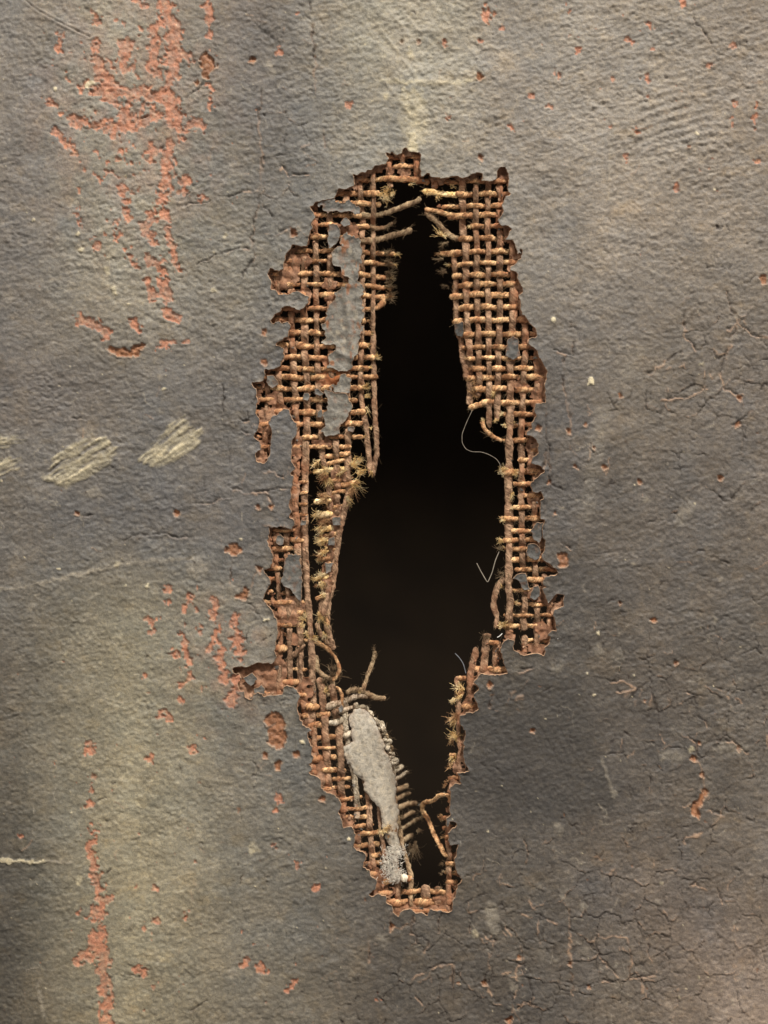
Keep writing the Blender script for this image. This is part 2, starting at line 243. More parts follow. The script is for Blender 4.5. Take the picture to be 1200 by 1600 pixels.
BROWN = [([(878, 868), (880, 878)], 8), ([(750, 113), (752, 121)], 5), ([(753, 238), (751, 248)], 5), ([(383, 925), (376, 932)], 7), ([(365, 852), (370, 858), (360, 860)], 7), (T('D1', (270, 1220), (290, 1400)), 15), ([(395, 82), (394, 108)], 5),
 ([(320, 92), (330, 105), (322, 115)], 8), ([(308, 130)], 4), ([(172, 546), (205, 552), (222, 540)], 6), ([(505, 1247)], 6), (T('P5', (310, 378)), 5), (T('P5', (335, 540)), 5), (T('P5', (222, 610)), 4), (T('P5', (247, 745)), 4), (T('P5', (470, 540)), 4),
 (T('P5', (625, 610)), 4), (T('P5', (540, 222)), 3.5), (T('P5', (1060, 222), (1090, 235)), 5), (T('P5', (1050, 352), (1085, 345)), 4), (T('P5', (690, 1225)), 4), (T('P5', (790, 1415)), 5), (T('P5', (990, 590)), 4), (T('P5', (422, 455)), 3), (T('P5', (540, 1148)), 3), (T('P5', (385, 352)), 3),
 (T('P8', (915, 560), (900, 610), (870, 615), (880, 670)), 5.5), (T('P8', (855, 400), (890, 430)), 5), (T('P8', (910, 490)), 4), (T('P8', (1050, 350), (1090, 380)), 4), (T('P8', (150, 290)), 3.5), (T('P8', (650, 155)), 3.5), (T('P8', (320, 1330)), 4), (T('P8', (400, 1435)), 4), (T('P8', (90, 1305)), 4), (T('P8', (45, 1590)), 8), (T('P8', (880, 345), (910, 345)), 2.5),
 (T('P7', (665, 770)), 5), (T('P7', (1080, 1020)), 5), (T('P7', (355, 195)), 5), (T('P7', (155, 40)), 7), (T('P7', (960, 1020)), 3), (T('B3', (940, 1355)), 6), (T('B1', (150, 670)), 6), (T('C1', (90, 575)), 4), (T('C1', (225, 585)), 5), (T('C1', (110, 1225)), 6), (T('P1', (1180, 1480)), 5), (T('RA', (360, 690)), 5), (T('P4', (785, 745)), 5), (T('P4', (340, 745)), 4), (T('P3', (1180, 1245)), 7), (T('P3', (845, 655)), 3),
 (T('RA', (355, 700)), 8), (T('D1', (160, 1560)), 5), (T('D1', (490, 1560)), 6), (T('D3', (460, 985)), 5), (T('D3', (850, 1410)), 4), ([(655, 62)], 4), ([(628, 62)], 3)]
CRACKS = [[(407, 150), (405, 180), (408, 240), (405, 300), (393, 370), (397, 400), (385, 425), (370, 445)], [(485, 0), (488, 60), (492, 120), (500, 180), (508, 230)], [(425, 340), (400, 295), (330, 312), (290, 320)],
 [(853, 630), (854, 652), (853, 682), (859, 712), (856, 740)], [(880, 560), (881, 603), (893, 660), (890, 700)], T('P5', (810, 20), (700, 100), (670, 130)), T('P5', (1020, 40), (990, 120), (1020, 200), (1100, 215)), T('P5', (1130, 280), (1090, 330), (1040, 355)),
 T('P5', (950, 120), (940, 180), (830, 230), (730, 240)), T('P3', (1010, 1300), (1070, 1440), (1150, 1500), (1200, 1500)), T('P3', (820, 1400), (830, 1490), (880, 1560)), T('P3', (1130, 1360), (1070, 1440), (1000, 1480)), T('P3', (320, 1440), (330, 1590), (240, 1560)),
 T('P8', (90, 1100), (180, 1120), (260, 1140)), T('P8', (175, 1120), (180, 1240)), T('P8', (310, 1000), (318, 1150), (312, 1250), (325, 1340), (320, 1420), (335, 1470)), T('P8', (320, 1330), (390, 1300)), T('P8', (400, 1240), (430, 1210), (510, 1195), (570, 1215)),
 T('P8', (410, 1240), (470, 1320), (540, 1400)), T('P8', (570, 1215), (590, 1300), (580, 1400)), T('P8', (400, 1430), (470, 1410), (580, 1400), (690, 1380)), T('P8', (630, 1390), (640, 1460)), T('P8', (100, 1240), (110, 1300), (80, 1340), (85, 1440), (60, 1540)),
 T('P8', (0, 1160), (40, 1230), (100, 1240)), T('P8', (110, 1000), (150, 1080), (180, 1120)), T('P8', (590, 750), (590, 720), (640, 690)), T('P8', (820, 790), (840, 760), (910, 750)), T('P8', (850, 980), (880, 965), (920, 1000)), T('P8', (955, 940), (970, 990), (990, 1050)),
 T('P8', (660, 1240), (680, 1310), (700, 1360)), T('P8', (500, 65), (560, 75), (605, 100), (530, 120)), T('P8', (700, 240), (740, 340)), T('P8', (800, 290), (880, 345), (880, 420), (910, 490), (915, 560)), T('P8', (970, 330), (1050, 340), (1110, 385)), T('P8', (910, 640), (1000, 665)), T('P8', (820, 620), (850, 610)),
 T('P8', (850, 205), (920, 250), (960, 320)), T('P8', (840, 110), (880, 130)), T('P8', (940, 95), (1010, 110), (1080, 160)), T('P8', (1180, 120), (1200, 112)), T('P8', (110, 780), (130, 830), (115, 900)), T('P8', (260, 1400), (320, 1420)), T('P8', (90, 1540), (120, 1510), (170, 1530)),
 T('P7', (665, 700), (660, 775)), T('P7', (757, 715), (750, 800)), T('P7', (885, 700), (870, 790)), T('P7', (740, 795), (820, 830), (810, 880)), T('P7', (740, 1045), (770, 980), (830, 960), (930, 925)), T('P7', (935, 930), (940, 1100)), T('P7', (1110, 870), (1080, 1010), (1110, 1070)), T('P7', (600, 1060), (630, 1110), (635, 1200)),
 T('P7', (1000, 640), (1020, 720), (1010, 790)), T('P7', (1160, 740), (1200, 820)), T('P7', (560, 830), (560, 920)), T('P7', (1060, 790), (1120, 830), (1130, 900)), T('P7', (770, 1080), (800, 1120)), T('P7', (1160, 970), (1200, 955)), T('P7', (420, 815), (370, 900)),
 T('P4', (250, 450), (262, 600), (270, 720)), T('P4', (540, 870), (650, 840), (800, 855), (900, 850)), T('P4', (650, 715), (790, 720), (930, 700), (1030, 680)), T('P4', (790, 720), (860, 670), (920, 640)), T('P4', (330, 330), (410, 320)), T('P4', (990, 180), (1000, 340), (1110, 330), (1110, 270), (1140, 220)),
 T('P4', (1010, 340), (1110, 390)), T('P4', (1030, 930), (1030, 1060)), T('P4', (1140, 990), (1120, 1090)), T('P4', (1070, 1160), (1070, 1210)), T('P4', (1110, 1200), (1100, 1330)), T('P4', (280, 800), (340, 765), (410, 760)), T('P4', (830, 960), (860, 930)), T('P4', (1030, 640), (1200, 660)), T('P4', (1025, 400), (1020, 560)),
 T('P4', (60, 790), (100, 720)), T('D3', (660, 885), (720, 850), (880, 820), (890, 760)), T('D3', (480, 1000), (495, 1060), (470, 1130), (455, 1220)), T('C3', (820, 0), (820, 100), (790, 170)), T('C3', (800, 720), (780, 800)), T('C3', (980, 960), (1080, 1020)), T('C3', (850, 1190), (960, 1250), (1020, 1350)),
 T('C1', (130, 440), (220, 400), (310, 385), (420, 380)), T('C1', (150, 190), (250, 210), (350, 260)), T('C1', (160, 470), (230, 520), (240, 590)), T('A1', (0, 385), (70, 350), (140, 345)), T('A1', (190, 255), (230, 240), (290, 350), (380, 330), (470, 315)), T('A1', (90, 990), (180, 905), (280, 870), (370, 865)), T('A1', (340, 45), (400, 15), (480, 5)),
 T('P2', (270, 0), (280, 100), (295, 330), (310, 520)), T('P2', (50, 400), (40, 560), (60, 720)), T('P2', (160, 120), (150, 180)), T('P2', (230, 660), (270, 635)), T('P6', (450, 940), (500, 910)), T('P6', (410, 615), (490, 595)), T('P6', (450, 430), (480, 410)), T('P6', (530, 1370), (630, 1380)), T('P6', (850, 1540), (920, 1490)), T('P6', (1090, 910), (1070, 970)),
 T('P1', (720, 670), (830, 600)), T('P1', (820, 890), (860, 860), (940, 840)), T('P1', (980, 890), (1060, 860), (1180, 830)), T('P1', (880, 1180), (960, 1140), (1050, 1110), (1110, 1110)), T('P1', (380, 580), (560, 560), (680, 510)), T('P1', (760, 450), (800, 480), (900, 380)), T('P1', (1110, 90), (1180, 90)), T('P3', (860, 90), (950, 200), (1050, 260)), T('P3', (1060, 1440), (1010, 1590), (980, 1600))]
CREAM = [([(922, 597)], 5.5, .95), ([(864, 498)], 4, .9), ([(1088, 211)], 2.6, .9), ([(630, 135)], 4, .6), ([(650, -10), (655, 30), (640, 80), (622, 95)], 24, .48), ([(612, 20), (625, 60)], 13, .45), ([(640, 80)], 6, .7), ([(645, 155), (650, 205)], 18, .66), ([(645, 212), (643, 240)], 6, .8), ([(645, 215), (646, 232)], 7, .75), ([(603, 148)], 5, .7), ([(658, 180)], 5, .5), ([(662, 205)], 5, .5), ([(595, 123), (640, 128), (700, 127), (735, 125)], 3.4, .7), ([(665, 127), (700, 126)], 5, .5),
 ([(699, 170)], 5, .5), ([(540, 195)], 5, .5), ([(595, 45), (560, 40)], 9, .25), ([(420, 100), (425, 115)], 6, .5), ([(88, 141)], 3.5, .9), ([(138, 136), (146, 132)], 4, .9), ([(208, 117)], 7, .45), ([(55, 346)], 2.5, .8), ([(121, 366)], 2.5, .95), ([(130, 391)], 3.5, .85), ([(180, 452), (178, 456)], 4, .8), ([(170, 430), (165, 420)], 2.5, .7), ([(200, 476)], 2.5, .8), ([(334, 453)], 4, .7), ([(352, 368)], 3, .7), ([(80, 440), (95, 438)], 4, .35), ([(110, 443)], 5, .35), ([(72, 410)], 6, .2), ([(15, 465)], 10, .2),
 ([(257, 609)], 2.6, .95), ([(250, 590)], 4, .5), ([(76, 751)], 3, .8), ([(91, 891)], 2.4, 1), ([(137, 676), (142, 682)], 7, .55), ([(145, 768)], 10, .42), ([(0, 922), (50, 913), (120, 898), (175, 885), (240, 877), (300, 872)], 3.0, .55), ([(182, 882)], 5, .6), ([(160, 890), (120, 900)], 2, .5), ([(309, 888)], 15, .55), ([(245, 858)], 10, .25), ([(49, 950)], 7, .45), ([(230, 916)], 3, .95), ([(376, 841)], 2.2, .95), ([(101, 1022)], 3, .7), ([(182, 1087)], 2.5, .8), ([(414, 969), (418, 969)], 2.8, 1), ([(473, 1160)], 3.4, 1), ([(237, 982)], 2, .8), ([(193, 914)], 1.8, .9),
 ([(0, 1345), (40, 1347), (70, 1346)], 2.6, .8), ([(70, 1346), (110, 1349)], 1.8, .5), ([(126, 1372), (122, 1380)], 3.5, .7), ([(396, 1223)], 6, .5), ([(396, 1325)], 8, .6), ([(364, 1520)], 7, .5), ([(57, 1535), (65, 1565), (67, 1585)], 3.6, .4), ([(315, 1300)], 3, .6), ([(399, 1385)], 2.4, .9), ([(111, 1270)], 1.8, .9), ([(545, 1311)], 2.5, .9), ([(12, 1255)], 5, .3), ([(270, 1183)], 5, .25), ([(160, 1090)], 7, .3),
 ([(768, 1420), (772, 1450)], 9, .5), ([(743, 1460)], 4.5, .75), ([(600, 1475), (595, 1465)], 7, .3), ([(1040, 1181), (1060, 1181)], 9, .42), ([(1080, 1172)], 5, .7), ([(1130, 1168), (1160, 1170)], 7, .35), ([(941, 1190), (950, 1215), (960, 1245)], 3, .45), ([(912, 1416)], 6.5, .55), ([(880, 1400)], 4, .55), ([(915, 1488)], 8, .35), ([(868, 1501)], 4.5, .4), ([(962, 1507)], 3.5, .5), ([(803, 1545)], 4.5, .5), ([(1035, 1380)], 4, .6), ([(1026, 1409)], 5, .4), ([(1062, 1555)], 3, .6), ([(1090, 1527)], 2.5, .7), ([(873, 1040), (870, 1042)], 8, .3), ([(935, 1015)], 7, .3), ([(965, 1025)], 10, .25), ([(927, 1086)], 2.2, .95), ([(935, 989)], 2.4, .95), ([(1010, 780)], 5, .45), ([(1065, 810), (1075, 790)], 10, .3), ([(915, 754)], 4, .4), ([(940, 645), (930, 720), (915, 800)], 12, .22), ([(985, 580)], 14, .22), ([(1000, 550)], 10, .25), ([(990, 880)], 3, .5), ([(1028, 925)], 5, .3), ([(1130, 907)], 3.5, .5), ([(1117, 970)], 5, .4), ([(875, 1300), (870, 1290)], 5, .4), ([(1096, 569)], 3.5, .6), ([(804, 1048), (815, 1040)], 5, .2), ([(838, 57)], 3, .5), ([(958, 195), (950, 310)], 3, .3), ([(1070, 555)], 7, .2)]
DABS = [([(68, 748), (88, 712), (128, 686), (165, 684), (182, 700), (172, 722), (140, 742), (104, 762)], -33, 1.0), ([(214, 718), (236, 692), (262, 662), (288, 648), (296, 666), (314, 672), (306, 700), (272, 720), (240, 730)], -38, 1.0), ([(-20, 682), (20, 683), (36, 688), (34, 696), (-20, 698)], -3, .8), ([(-20, 722), (10, 718), (32, 718), (26, 732), (-20, 752)], -26, .95)]

def surface(X, Y, dpaint=None):
    """height (px towards camera, without the sheet shape) and colour of the paint surface, lower rows lightened to offset lamp falloff"""
    sh = X.shape
    # paint body
    g = lambda x, y, sx, sy: np.exp(-((X-x)/sx)**2-((Y-y)/sy)**2)
    rough_tr = np.clip(g(960, 120, 330, 260)+.8*g(230, 300, 240, 330)+.55*g(640, 120, 160, 140), 0, 1)
    smooth_br = np.clip(g(850, 1190, 130, 140)+.4*g(600, 1500, 200, 120), 0, 1)
    xr, yr = rot(X, Y, -12)
    h = (.6+.6*rough_tr)*(1-.6*smooth_br)*fbm(xr, yr, 13, 8, 21, 3)+(.62+.35*rough_tr)*(1-.35*smooth_br)*fbm(xr, yr, 6.4, 4.6, 31, 2)+(.35+.45*rough_tr)*(1-.6*smooth_br)*(1-2*np.abs(fbm(xr, yr, 10, 6.5, 35, 2)))+.8*vnoise(X, Y, 3.9, 3.6, 36)*(.5+.7*sstep(-.5, .4, vnoise(X, Y, 40, seed=37)))
    plates = np.clip(g(980, 1380, 330, 330)+.7*g(1060, 620, 200, 200)+.6*g(850, 1200, 170, 170), 0, 1); mid_ = .42*fbm(X, Y, 4.6, 3.8, 33, 2)
    h = h*(.38+.85*sstep(-.6, .6, fbm(X, Y, 75, 50, 38, 3)))*(1-.55*plates)+mid_*plates
    for q_, (lx, ly, th, amp_) in enumerate(((34, 22, .1, 1.0), (19, 13, .25, .9), (52, 40, -.1, 1.0))):
        n_ = fbm(X+3*vnoise(X, Y, 7, seed=47), Y+3*vnoise(X, Y, 7, seed=46), lx, ly, 430+q_, 4); gq = .75*(1-.35*plates); h = h+gq*amp_*sstep(th, th+.05, n_)-.5*gq*amp_*np.exp(-((n_-th+.03)/.03)**2)
    xb, yb = rot(X, Y, 62); h = h+.55*g(850, 1180, 170, 160)*vnoise(xb, yb, 90, 3.6, 39)
    xb, yb = rot(X, Y, -20); h = h+.5*sstep(0, .6, vnoise(X, Y, 130, seed=49))*vnoise(xb, yb, 70, 4.5, 40)
    ridged = 1-np.abs(fbm(xr+4*vnoise(X, Y, 30, seed=9), yr, 26, 10, 41, 3)); h = h+(.35+1.0*rough_tr)*(1-.6*smooth_br)*sstep(.62, 1, ridged)*(.4+.8*sstep(-.5, .5, vnoise(X, Y, 70, seed=44)))
    h = h+1.5*fbm(X, Y, 90, 90, 51, 2)
    # oblique wrinkles lower left and arcs top right
    xa, ya = rot(X, Y, 40); h = h+.9*g(250, 1210, 120, 260)*vnoise(xa, ya, 26, 9, 61)+.8*g(210, 480, 130, 70)*vnoise(*rot(X, Y, 25), 30, 7, 62)
    r_arc = np.hypot(X-1190, (Y-520)*1.25); h = h+1.3*g(1060, 190, 90, 55)*np.sin(r_arc/2.6+2*vnoise(X, Y, 40, seed=63))
    xs, ys = rot(X, Y, -38); h = h+3.4*g(640, 70, 60, 90)*(1-2*np.abs(vnoise(xs, ys, 15, 55, 64)))+2.6*g(648, 180, 26, 45)*vnoise(X, Y, 11, 13, 65)
    h = h+1.6*np.exp(-((Y-(122+12*np.sin(X/25)))/5)**2)*g(590, 120, 90, 999)*0
    # scratch top left
    sc = seg_dist(X, Y, [(25, -10), (60, 18), (100, 40), (142, 60)]); h = h+1.8*np.exp(-((sc-2.5)/2)**2)-1.8*np.exp(-(sc/1.8)**2)
    h = h*.60+.42*vnoise(X, Y, 2.9, 2.7, 34)+.30*vnoise(*rot(X, Y, -15), 7, 2.6, 32)
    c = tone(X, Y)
    for x, y, sx, sy, r_, g_, b_ in PATCH:
        k = np.exp(-((X-x+14*vnoise(X, Y, 60, seed=48))/sx)**4-((Y-y)/sy)**4)[..., None]; c = c*(1+k*(np.array((r_, g_, b_))-1))
    hue = fbm(X, Y, 46, 40, 75, 4)[..., None]; c = c*(1+hue*np.array((.035, .0, -.05)))
    mott = fbm(X, Y, 60, 60, 71, 4)[..., None]; c = c*(1+.15*mott)
    m2 = fbm(X, Y, 14, 9, 81, 3)[..., None]; c = c*(1+.13*m2)
    blue = sstep(.1, .8, fbm(X, Y, 120, 150, 91, 3))[..., None]; c = c*(1-blue*np.array((.07, .035, -.02)))
    # pale abraded ridge tops
    worn = sstep(.35, 1.0, fbm(xr, yr, 11, 5, 101, 3)*.8+.25*(ridged-.5)); c = c*(1+.22*worn[..., None])+worn[..., None]*np.array((.014, .011, .006))
    w2 = sstep(.25, .9, fbm(*rot(X, Y, -18), 6.5, 3.4, 103, 3)+.35*vnoise(X, Y, 45, seed=104)); c = c*(1+.20*w2[..., None])+w2[..., None]*np.array((.010, .009, .007))
    d2 = sstep(.4, 1.0, fbm(X, Y, 5, 3.6, 105, 3)+.3*vnoise(X, Y, 55, seed=106)); c = c*(1-.24*d2[..., None])
    stain_ = sstep(.35, .8, fbm(X, Y, 38, 30, 107, 4))[..., None]; c = c*(1+stain_*np.array((.10, .05, -.03)))
    def blend(mask, col, k=1.0):
        nonlocal c
        m = (np.clip(mask, 0, 1)*k)[..., None]; c = c*(1-m)+np.asarray(col)*m
    def local(pts, r, fn):
        xs_ = [p[0] for p in pts]; ys_ = [p[1] for p in pts]
        i0 = np.searchsorted(gx, min(xs_)-r); i1 = np.searchsorted(gx, max(xs_)+r); j0 = np.searchsorted(gy, min(ys_)-r); j1 = np.searchsorted(gy, max(ys_)+r)
        if i1 > i0 and j1 > j0: fn((slice(j0, j1), slice(i0, i1)))
    gx = X[0]; gy = Y[:, 0]
    XW, YW = warp_q(X, Y, 1.6); nz1 = fbm(X, Y, 15, 13, 111, 3); nz2 = fbm(X, Y, 8, 8, 121, 3)
    fine = vnoise(X, Y, 3.2, seed=130)
    # darker smooth overpaint patch, lower right
    pd = sdf(X, Y, [(705, 1075), (900, 1050), (935, 1150), (962, 1262), (800, 1290), (700, 1250)]); blend(sstep(-12, 10, pd+6*nz1), srgb(72, 69, 65)*EK, .5)
    RP = np.random.RandomState(21)
    def chip(s, x, y, w):
        n = RP.randint(3, 6); th = np.sort(RP.uniform(0, 2*np.pi, n)+np.linspace(0, 2*np.pi, n, endpoint=False))*.5 if False else np.linspace(0, 2*np.pi, n, endpoint=False)+RP.uniform(-.35, .35, n)+RP.uniform(0, 6.3)
        r = w*RP.uniform(.75, 1.4, n); return sdf(X[s]+.35*(XW[s]-X[s]), Y[s]+.35*(YW[s]-Y[s]), [(x+a*math.cos(t), y+1.1*a*math.sin(t)) for a, t in zip(r, th)])
    # red ground showing
    red = np.full(sh, -30., np.float32)
    for pts, w in RED:
        def f(s, pts=pts, w=w):
            if len(pts) == 1: red[s] = np.maximum(red[s], chip(s, pts[0][0], pts[0][1], w))
            else: red[s] = np.maximum(red[s], w-seg_dist(XW[s], YW[s], pts))
        local(pts, w+12, f)
    # islands of grey surviving on the red
    redd = red+np.where(red > -10, 5.4*nz1+7.0*nz2+1.0-3.0*np.clip(red, 0, 6)/6, 0)*np.clip((red+10)/6, 0, 1)
    rm = sstep(-.4, .7, redd)
    specks = sstep(.72, .8, fbm(X, Y, 7, 10, 141, 2)-(.15-.55*g(240, 250, 200, 300)-.25*g(240, 1300, 260, 420)-.2*g(960, 160, 260, 200)-.22*g(360, 1020, 70, 80)-.1*g(450, 1480, 160, 100))*-0-(.62-.80*g(205, 190, 140, 230)-.22*g(200, 1250, 260, 400)-.26*g(960, 160, 260, 200)-.34*g(350, 1020, 70, 90)-.2*g(440, 1480, 160, 100)))
    rm = np.maximum(rm, specks); blend(g(205, 170, 120, 190)*sstep(-.5, .7, fbm(X, Y, 26, 34, 148, 4)), C_RED*.9, .26); blend(g(360, 1030, 60, 90)*sstep(-.3, .7, fbm(X, Y, 22, 26, 149, 4)), C_RED*.9, .22)
    blend(rm*(.50+.46*sstep(-.7, .5, fbm(X, Y, 5, 6, 145, 2)+.5*vnoise(X, Y, 24, seed=146))), C_RED); blend(rm*sstep(.3, .8, fbm(X, Y, 9, 9, 147, 3)), C_PEACH*.95, .35); cc = (1+.16*nz2*rm)[..., None]; c = c*cc
    h = h-1.9*rm+.5*rm*fine
    edge = sstep(-1.6, -.3, redd)*(1-rm); h = h+.8*edge
    # brown chips down to the size layer, pale rim along the lower side
    br = np.full(sh, -30., np.float32)
    for pts, w in BROWN:
        def f(s, pts=pts, w=w):
            if len(pts) == 1 or w < 5.5: br[s] = np.maximum(br[s], chip(s, sum(p[0] for p in pts)/len(pts), sum(p[1] for p in pts)/len(pts), w+(.6 if len(pts) > 1 else 0))+.5*nz2[s])
            else: br[s] = np.maximum(br[s], w-seg_dist(XW[s], YW[s], pts)+1.8*nz2[s]+1.6*nz1[s])
        local(pts, w+6, f)
    bm = sstep(-.3, .9, br); blend(bm, C_BROWN); cb = (1+.3*fbm(X, Y, 5, 5, 151, 2)*bm)[..., None]; c = c*cb
    below = np.zeros(sh, np.float32); below[1:] = br[:-1]; rim = np.exp(-((br+1.0)/.9)**2)*sstep(-.2, 1.2, below-br+.3*nz2); blend(rim, C_PEACH, .75); h = h-3.4*bm+1.2*rim+1.6*bm*vnoise(X, Y, 4.5, seed=152)
    # traced cracks, and a finer net of craquelure in the lower right
    cr = np.zeros(sh, np.float32); lip = np.zeros(sh, np.float32); wobX = X+3.2*vnoise(X, Y, 13, seed=161)+1.8*vnoise(X, Y, 5, seed=162); wobY = Y+3.2*vnoise(X, Y, 13, seed=163)+1.8*vnoise(X, Y, 5, seed=164)
    gate = sstep(-.45, .35, vnoise(X, Y, 19, seed=165))
    for pts in CRACKS:
        def f(s, pts=pts):
            d = seg_dist(wobX[s], wobY[s], pts); cr[s] = np.maximum(cr[s], np.exp(-(d/(.75+.5*gate[s]))**2)*(.15+.85*gate[s]))
            d2 = seg_dist(wobX[s], wobY[s]-2.3, pts); lip[s] = np.maximum(lip[s], np.exp(-(d2/1.3)**2))
        local(pts, 14, f)
    def voro(cell, seed, ax=1.0, ay=1.0):
        u = wobX/cell/ax+3*0; v = wobY/cell/ay; i = np.floor(u).astype(int); j = np.floor(v).astype(int); f1 = np.full(sh, 9., np.float32); f2 = f1.copy(); R = np.random.RandomState(seed).uniform(0, 1, (128, 128, 2)); side = np.zeros(sh, np.float32); cid = np.zeros(sh, np.float32)
        for a in (-1, 0, 1):
            for b in (-1, 0, 1):
                p = R[(i+a) & 127, (j+b) & 127]; dx = i+a+p[..., 0]-u; dy = j+b+p[..., 1]-v; d = dx*dx+dy*dy
                f2 = np.where(d < f1, f1, np.minimum(f2, d)); side = np.where(d < f1, dy, side); cid = np.where(d < f1, (p[..., 0]*7.3+p[..., 1]*3.1) % 1, cid); f1 = np.minimum(f1, d)
        return (np.sqrt(f2)-np.sqrt(f1))*cell, side, cid
    zone = np.clip(g(960, 1480, 300, 190)+.8*g(1060, 1100, 230, 170)+.65*g(1120, 620, 170, 190)+.6*g(700, 1540, 180, 90)+.5*g(450, 180, 90, 200)+.45*g(420, 1000, 90, 300)+.35*g(900, 720, 60, 130), 0, 1)*(1-.9*smooth_br)
    e1, s1, q1 = voro(44, 5, 1, 1.15); e2, s2, q2 = voro(20, 6, 1.15, 1); e3, s3, q3 = voro(30, 9, 1, 1.2)
    c = c*(1+(zone*((q1-.5)*.16+(q3-.5)*.14)*sstep(0, 6, e3))[..., None]); pb = (sstep(.80, .9, q3)*sstep(2, 9, e3)*zone*.22*sstep(-.2, .6, nz1))[..., None]; c = c*(1-pb)+C_PALE*pb
    gt = vnoise(X, Y, 34, seed=171); k1 = np.exp(-(e1/1.15)**2)*sstep(.42, .9, zone+.75*vnoise(X, Y, 20, seed=177))*.9; k2 = np.exp(-(e2/.95)**2)*sstep(.55, 1.05, zone+.7*vnoise(X, Y, 14, seed=172))*.6
    h = h+1.6*zone*sstep(0, 16, 16-e1)*.6*(-s1)*1.2+.5*np.exp(-(e1/6)**2)*zone
    cr = np.maximum(cr, np.maximum(k1, k2)); h = h-2.4*cr
    blend(cr, C_DARK, .78)
    pl = lip*sstep(-.35, .3, vnoise(X, Y, 14, seed=173))*(1-cr)*sstep(.2, .7, zone+.3*gate+.1*(X > 380)); h = h+1.0*lip*(1-cr); blend(pl, C_PEACH, .6)
    k1l = np.exp(-((e1-3.2)/1.1)**2)*(s1 < -.05)*sstep(.3, .75, zone+.5*gt)*sstep(.1, .6, vnoise(X, Y, 12, seed=174)); blend(k1l, C_PEACH*.9, .5); h = h+.8*k1l
    RH = np.random.RandomState(31)
    for _ in range(760):
        x, y, a, L = RH.uniform(-40, 1240), RH.uniform(-40, 1640), RH.normal(.15, .7) if RH.uniform() < .8 else RH.uniform(-1.6, 1.6), RH.uniform(5, 26)
        kx, tone_ = RH.uniform(.15, .6), RH.uniform()
        pts = [(x, y), (x+math.cos(a)*L*.5, y-math.sin(a)*L*.5+RH.normal(0, 1.5)), (x+math.cos(a)*L, y-math.sin(a)*L)]
        def f(s):
            nonlocal c
            m = (np.exp(-(seg_dist(wobX[s], wobY[s], pts)/.85)**2)*kx)[..., None]; c[s] = c[s]*(1-m)+(C_PALE*1.05 if tone_ < .6 else C_PEACH*.8 if tone_ < .72 else C_DARK)*m; h[s] += (.6 if tone_ < .72 else -.9)*m[..., 0]
        local(pts, 9, f)
    # cream touches, droplets, scrapes
    for pts, w, k in CREAM:
        def f(s, pts=pts, w=w, k=k):
            nonlocal c
            soft = .8 if k > .78 else w*.55
            m = sstep(-soft, soft, w-seg_dist(XW[s], YW[s], pts)+(.25 if k > .78 else .38)*w*nz2[s]); mk = (m*k*(1 if k > .78 else (.6+.5*np.clip(nz1[s]+.4, 0, 1))))[..., None]; mk = np.clip(mk, 0, 1)
            c[s] = c[s]*(1-mk)+(C_CREAM*1.25 if k > .85 else C_CREAM if k > .55 else C_PALE)*mk; h[s] += (1.6 if k > .78 else .5)*m
        local(pts, w*1.8+6, f)
    for poly_, ang, k in DABS:
        cx_ = sum(p[0] for p in poly_)/len(poly_); cy_ = sum(p[1] for p in poly_)/len(poly_); u, v = rot(X-cx_, Y-cy_, ang); e = 4.5*vnoise(u, v, 30, 3.6, 187)+2.2*vnoise(X, Y, 7, seed=188)
        bx = sstep(-2.5, 3, sdf(X, Y, poly_)+e); stri = fbm(u+4*nz1, v+1.6*nz1, 46, 4.6, 181, 3)+.35*vnoise(X, Y, 18, seed=189); body = sstep(-.75, .1, stri)
        blend(bx*body*k, C_CREAM*.66, .74); blend(bx*sstep(.15, .8, stri+.25*nz2), C_CREAM*1.0, .75); blend(bx*sstep(.8, 1.2, stri+.4*nz1), C_CREAM*1.3, .8); h = h+bx*(1.0+2.2*stri)
    # pin-point droplets
    R = np.random.RandomState(5)
    for _ in range(230):
        x, y, w, k = R.uniform(0, 1200), R.uniform(0, 1600), R.choice((.4, .6, .8, 1.5), p=(.35, .35, .22, .08)), R.uniform(.45, 1)
        def f(s):
            nonlocal c
            m = (sstep(w+.9, w-.6, np.hypot(X[s]-x, Y[s]-y))*k)[..., None]; c[s] = c[s]*(1-m)+C_CREAM*1.35*m; h[s] += .8*m[..., 0]
        local([(x, y)], 4, f)
    for _ in range(110):
        x, y, w = R.uniform(0, 1200), R.uniform(0, 1600), R.uniform(.7, 1.7)
        def f(s):
            nonlocal c
            m = (sstep(w+1, w-.6, np.hypot(XW[s]-x, (YW[s]-y)*.8)))[..., None]; col = C_BROWN*.8 if x % 3 < .8 else C_DARK*1.5; c[s] = c[s]*(1-m*.8)+col*m*.8; h[s] -= 1.4*m[..., 0]
        local([(x, y)], 6, f)
    return h, np.clip(c, .004, .95).astype(np.float32)

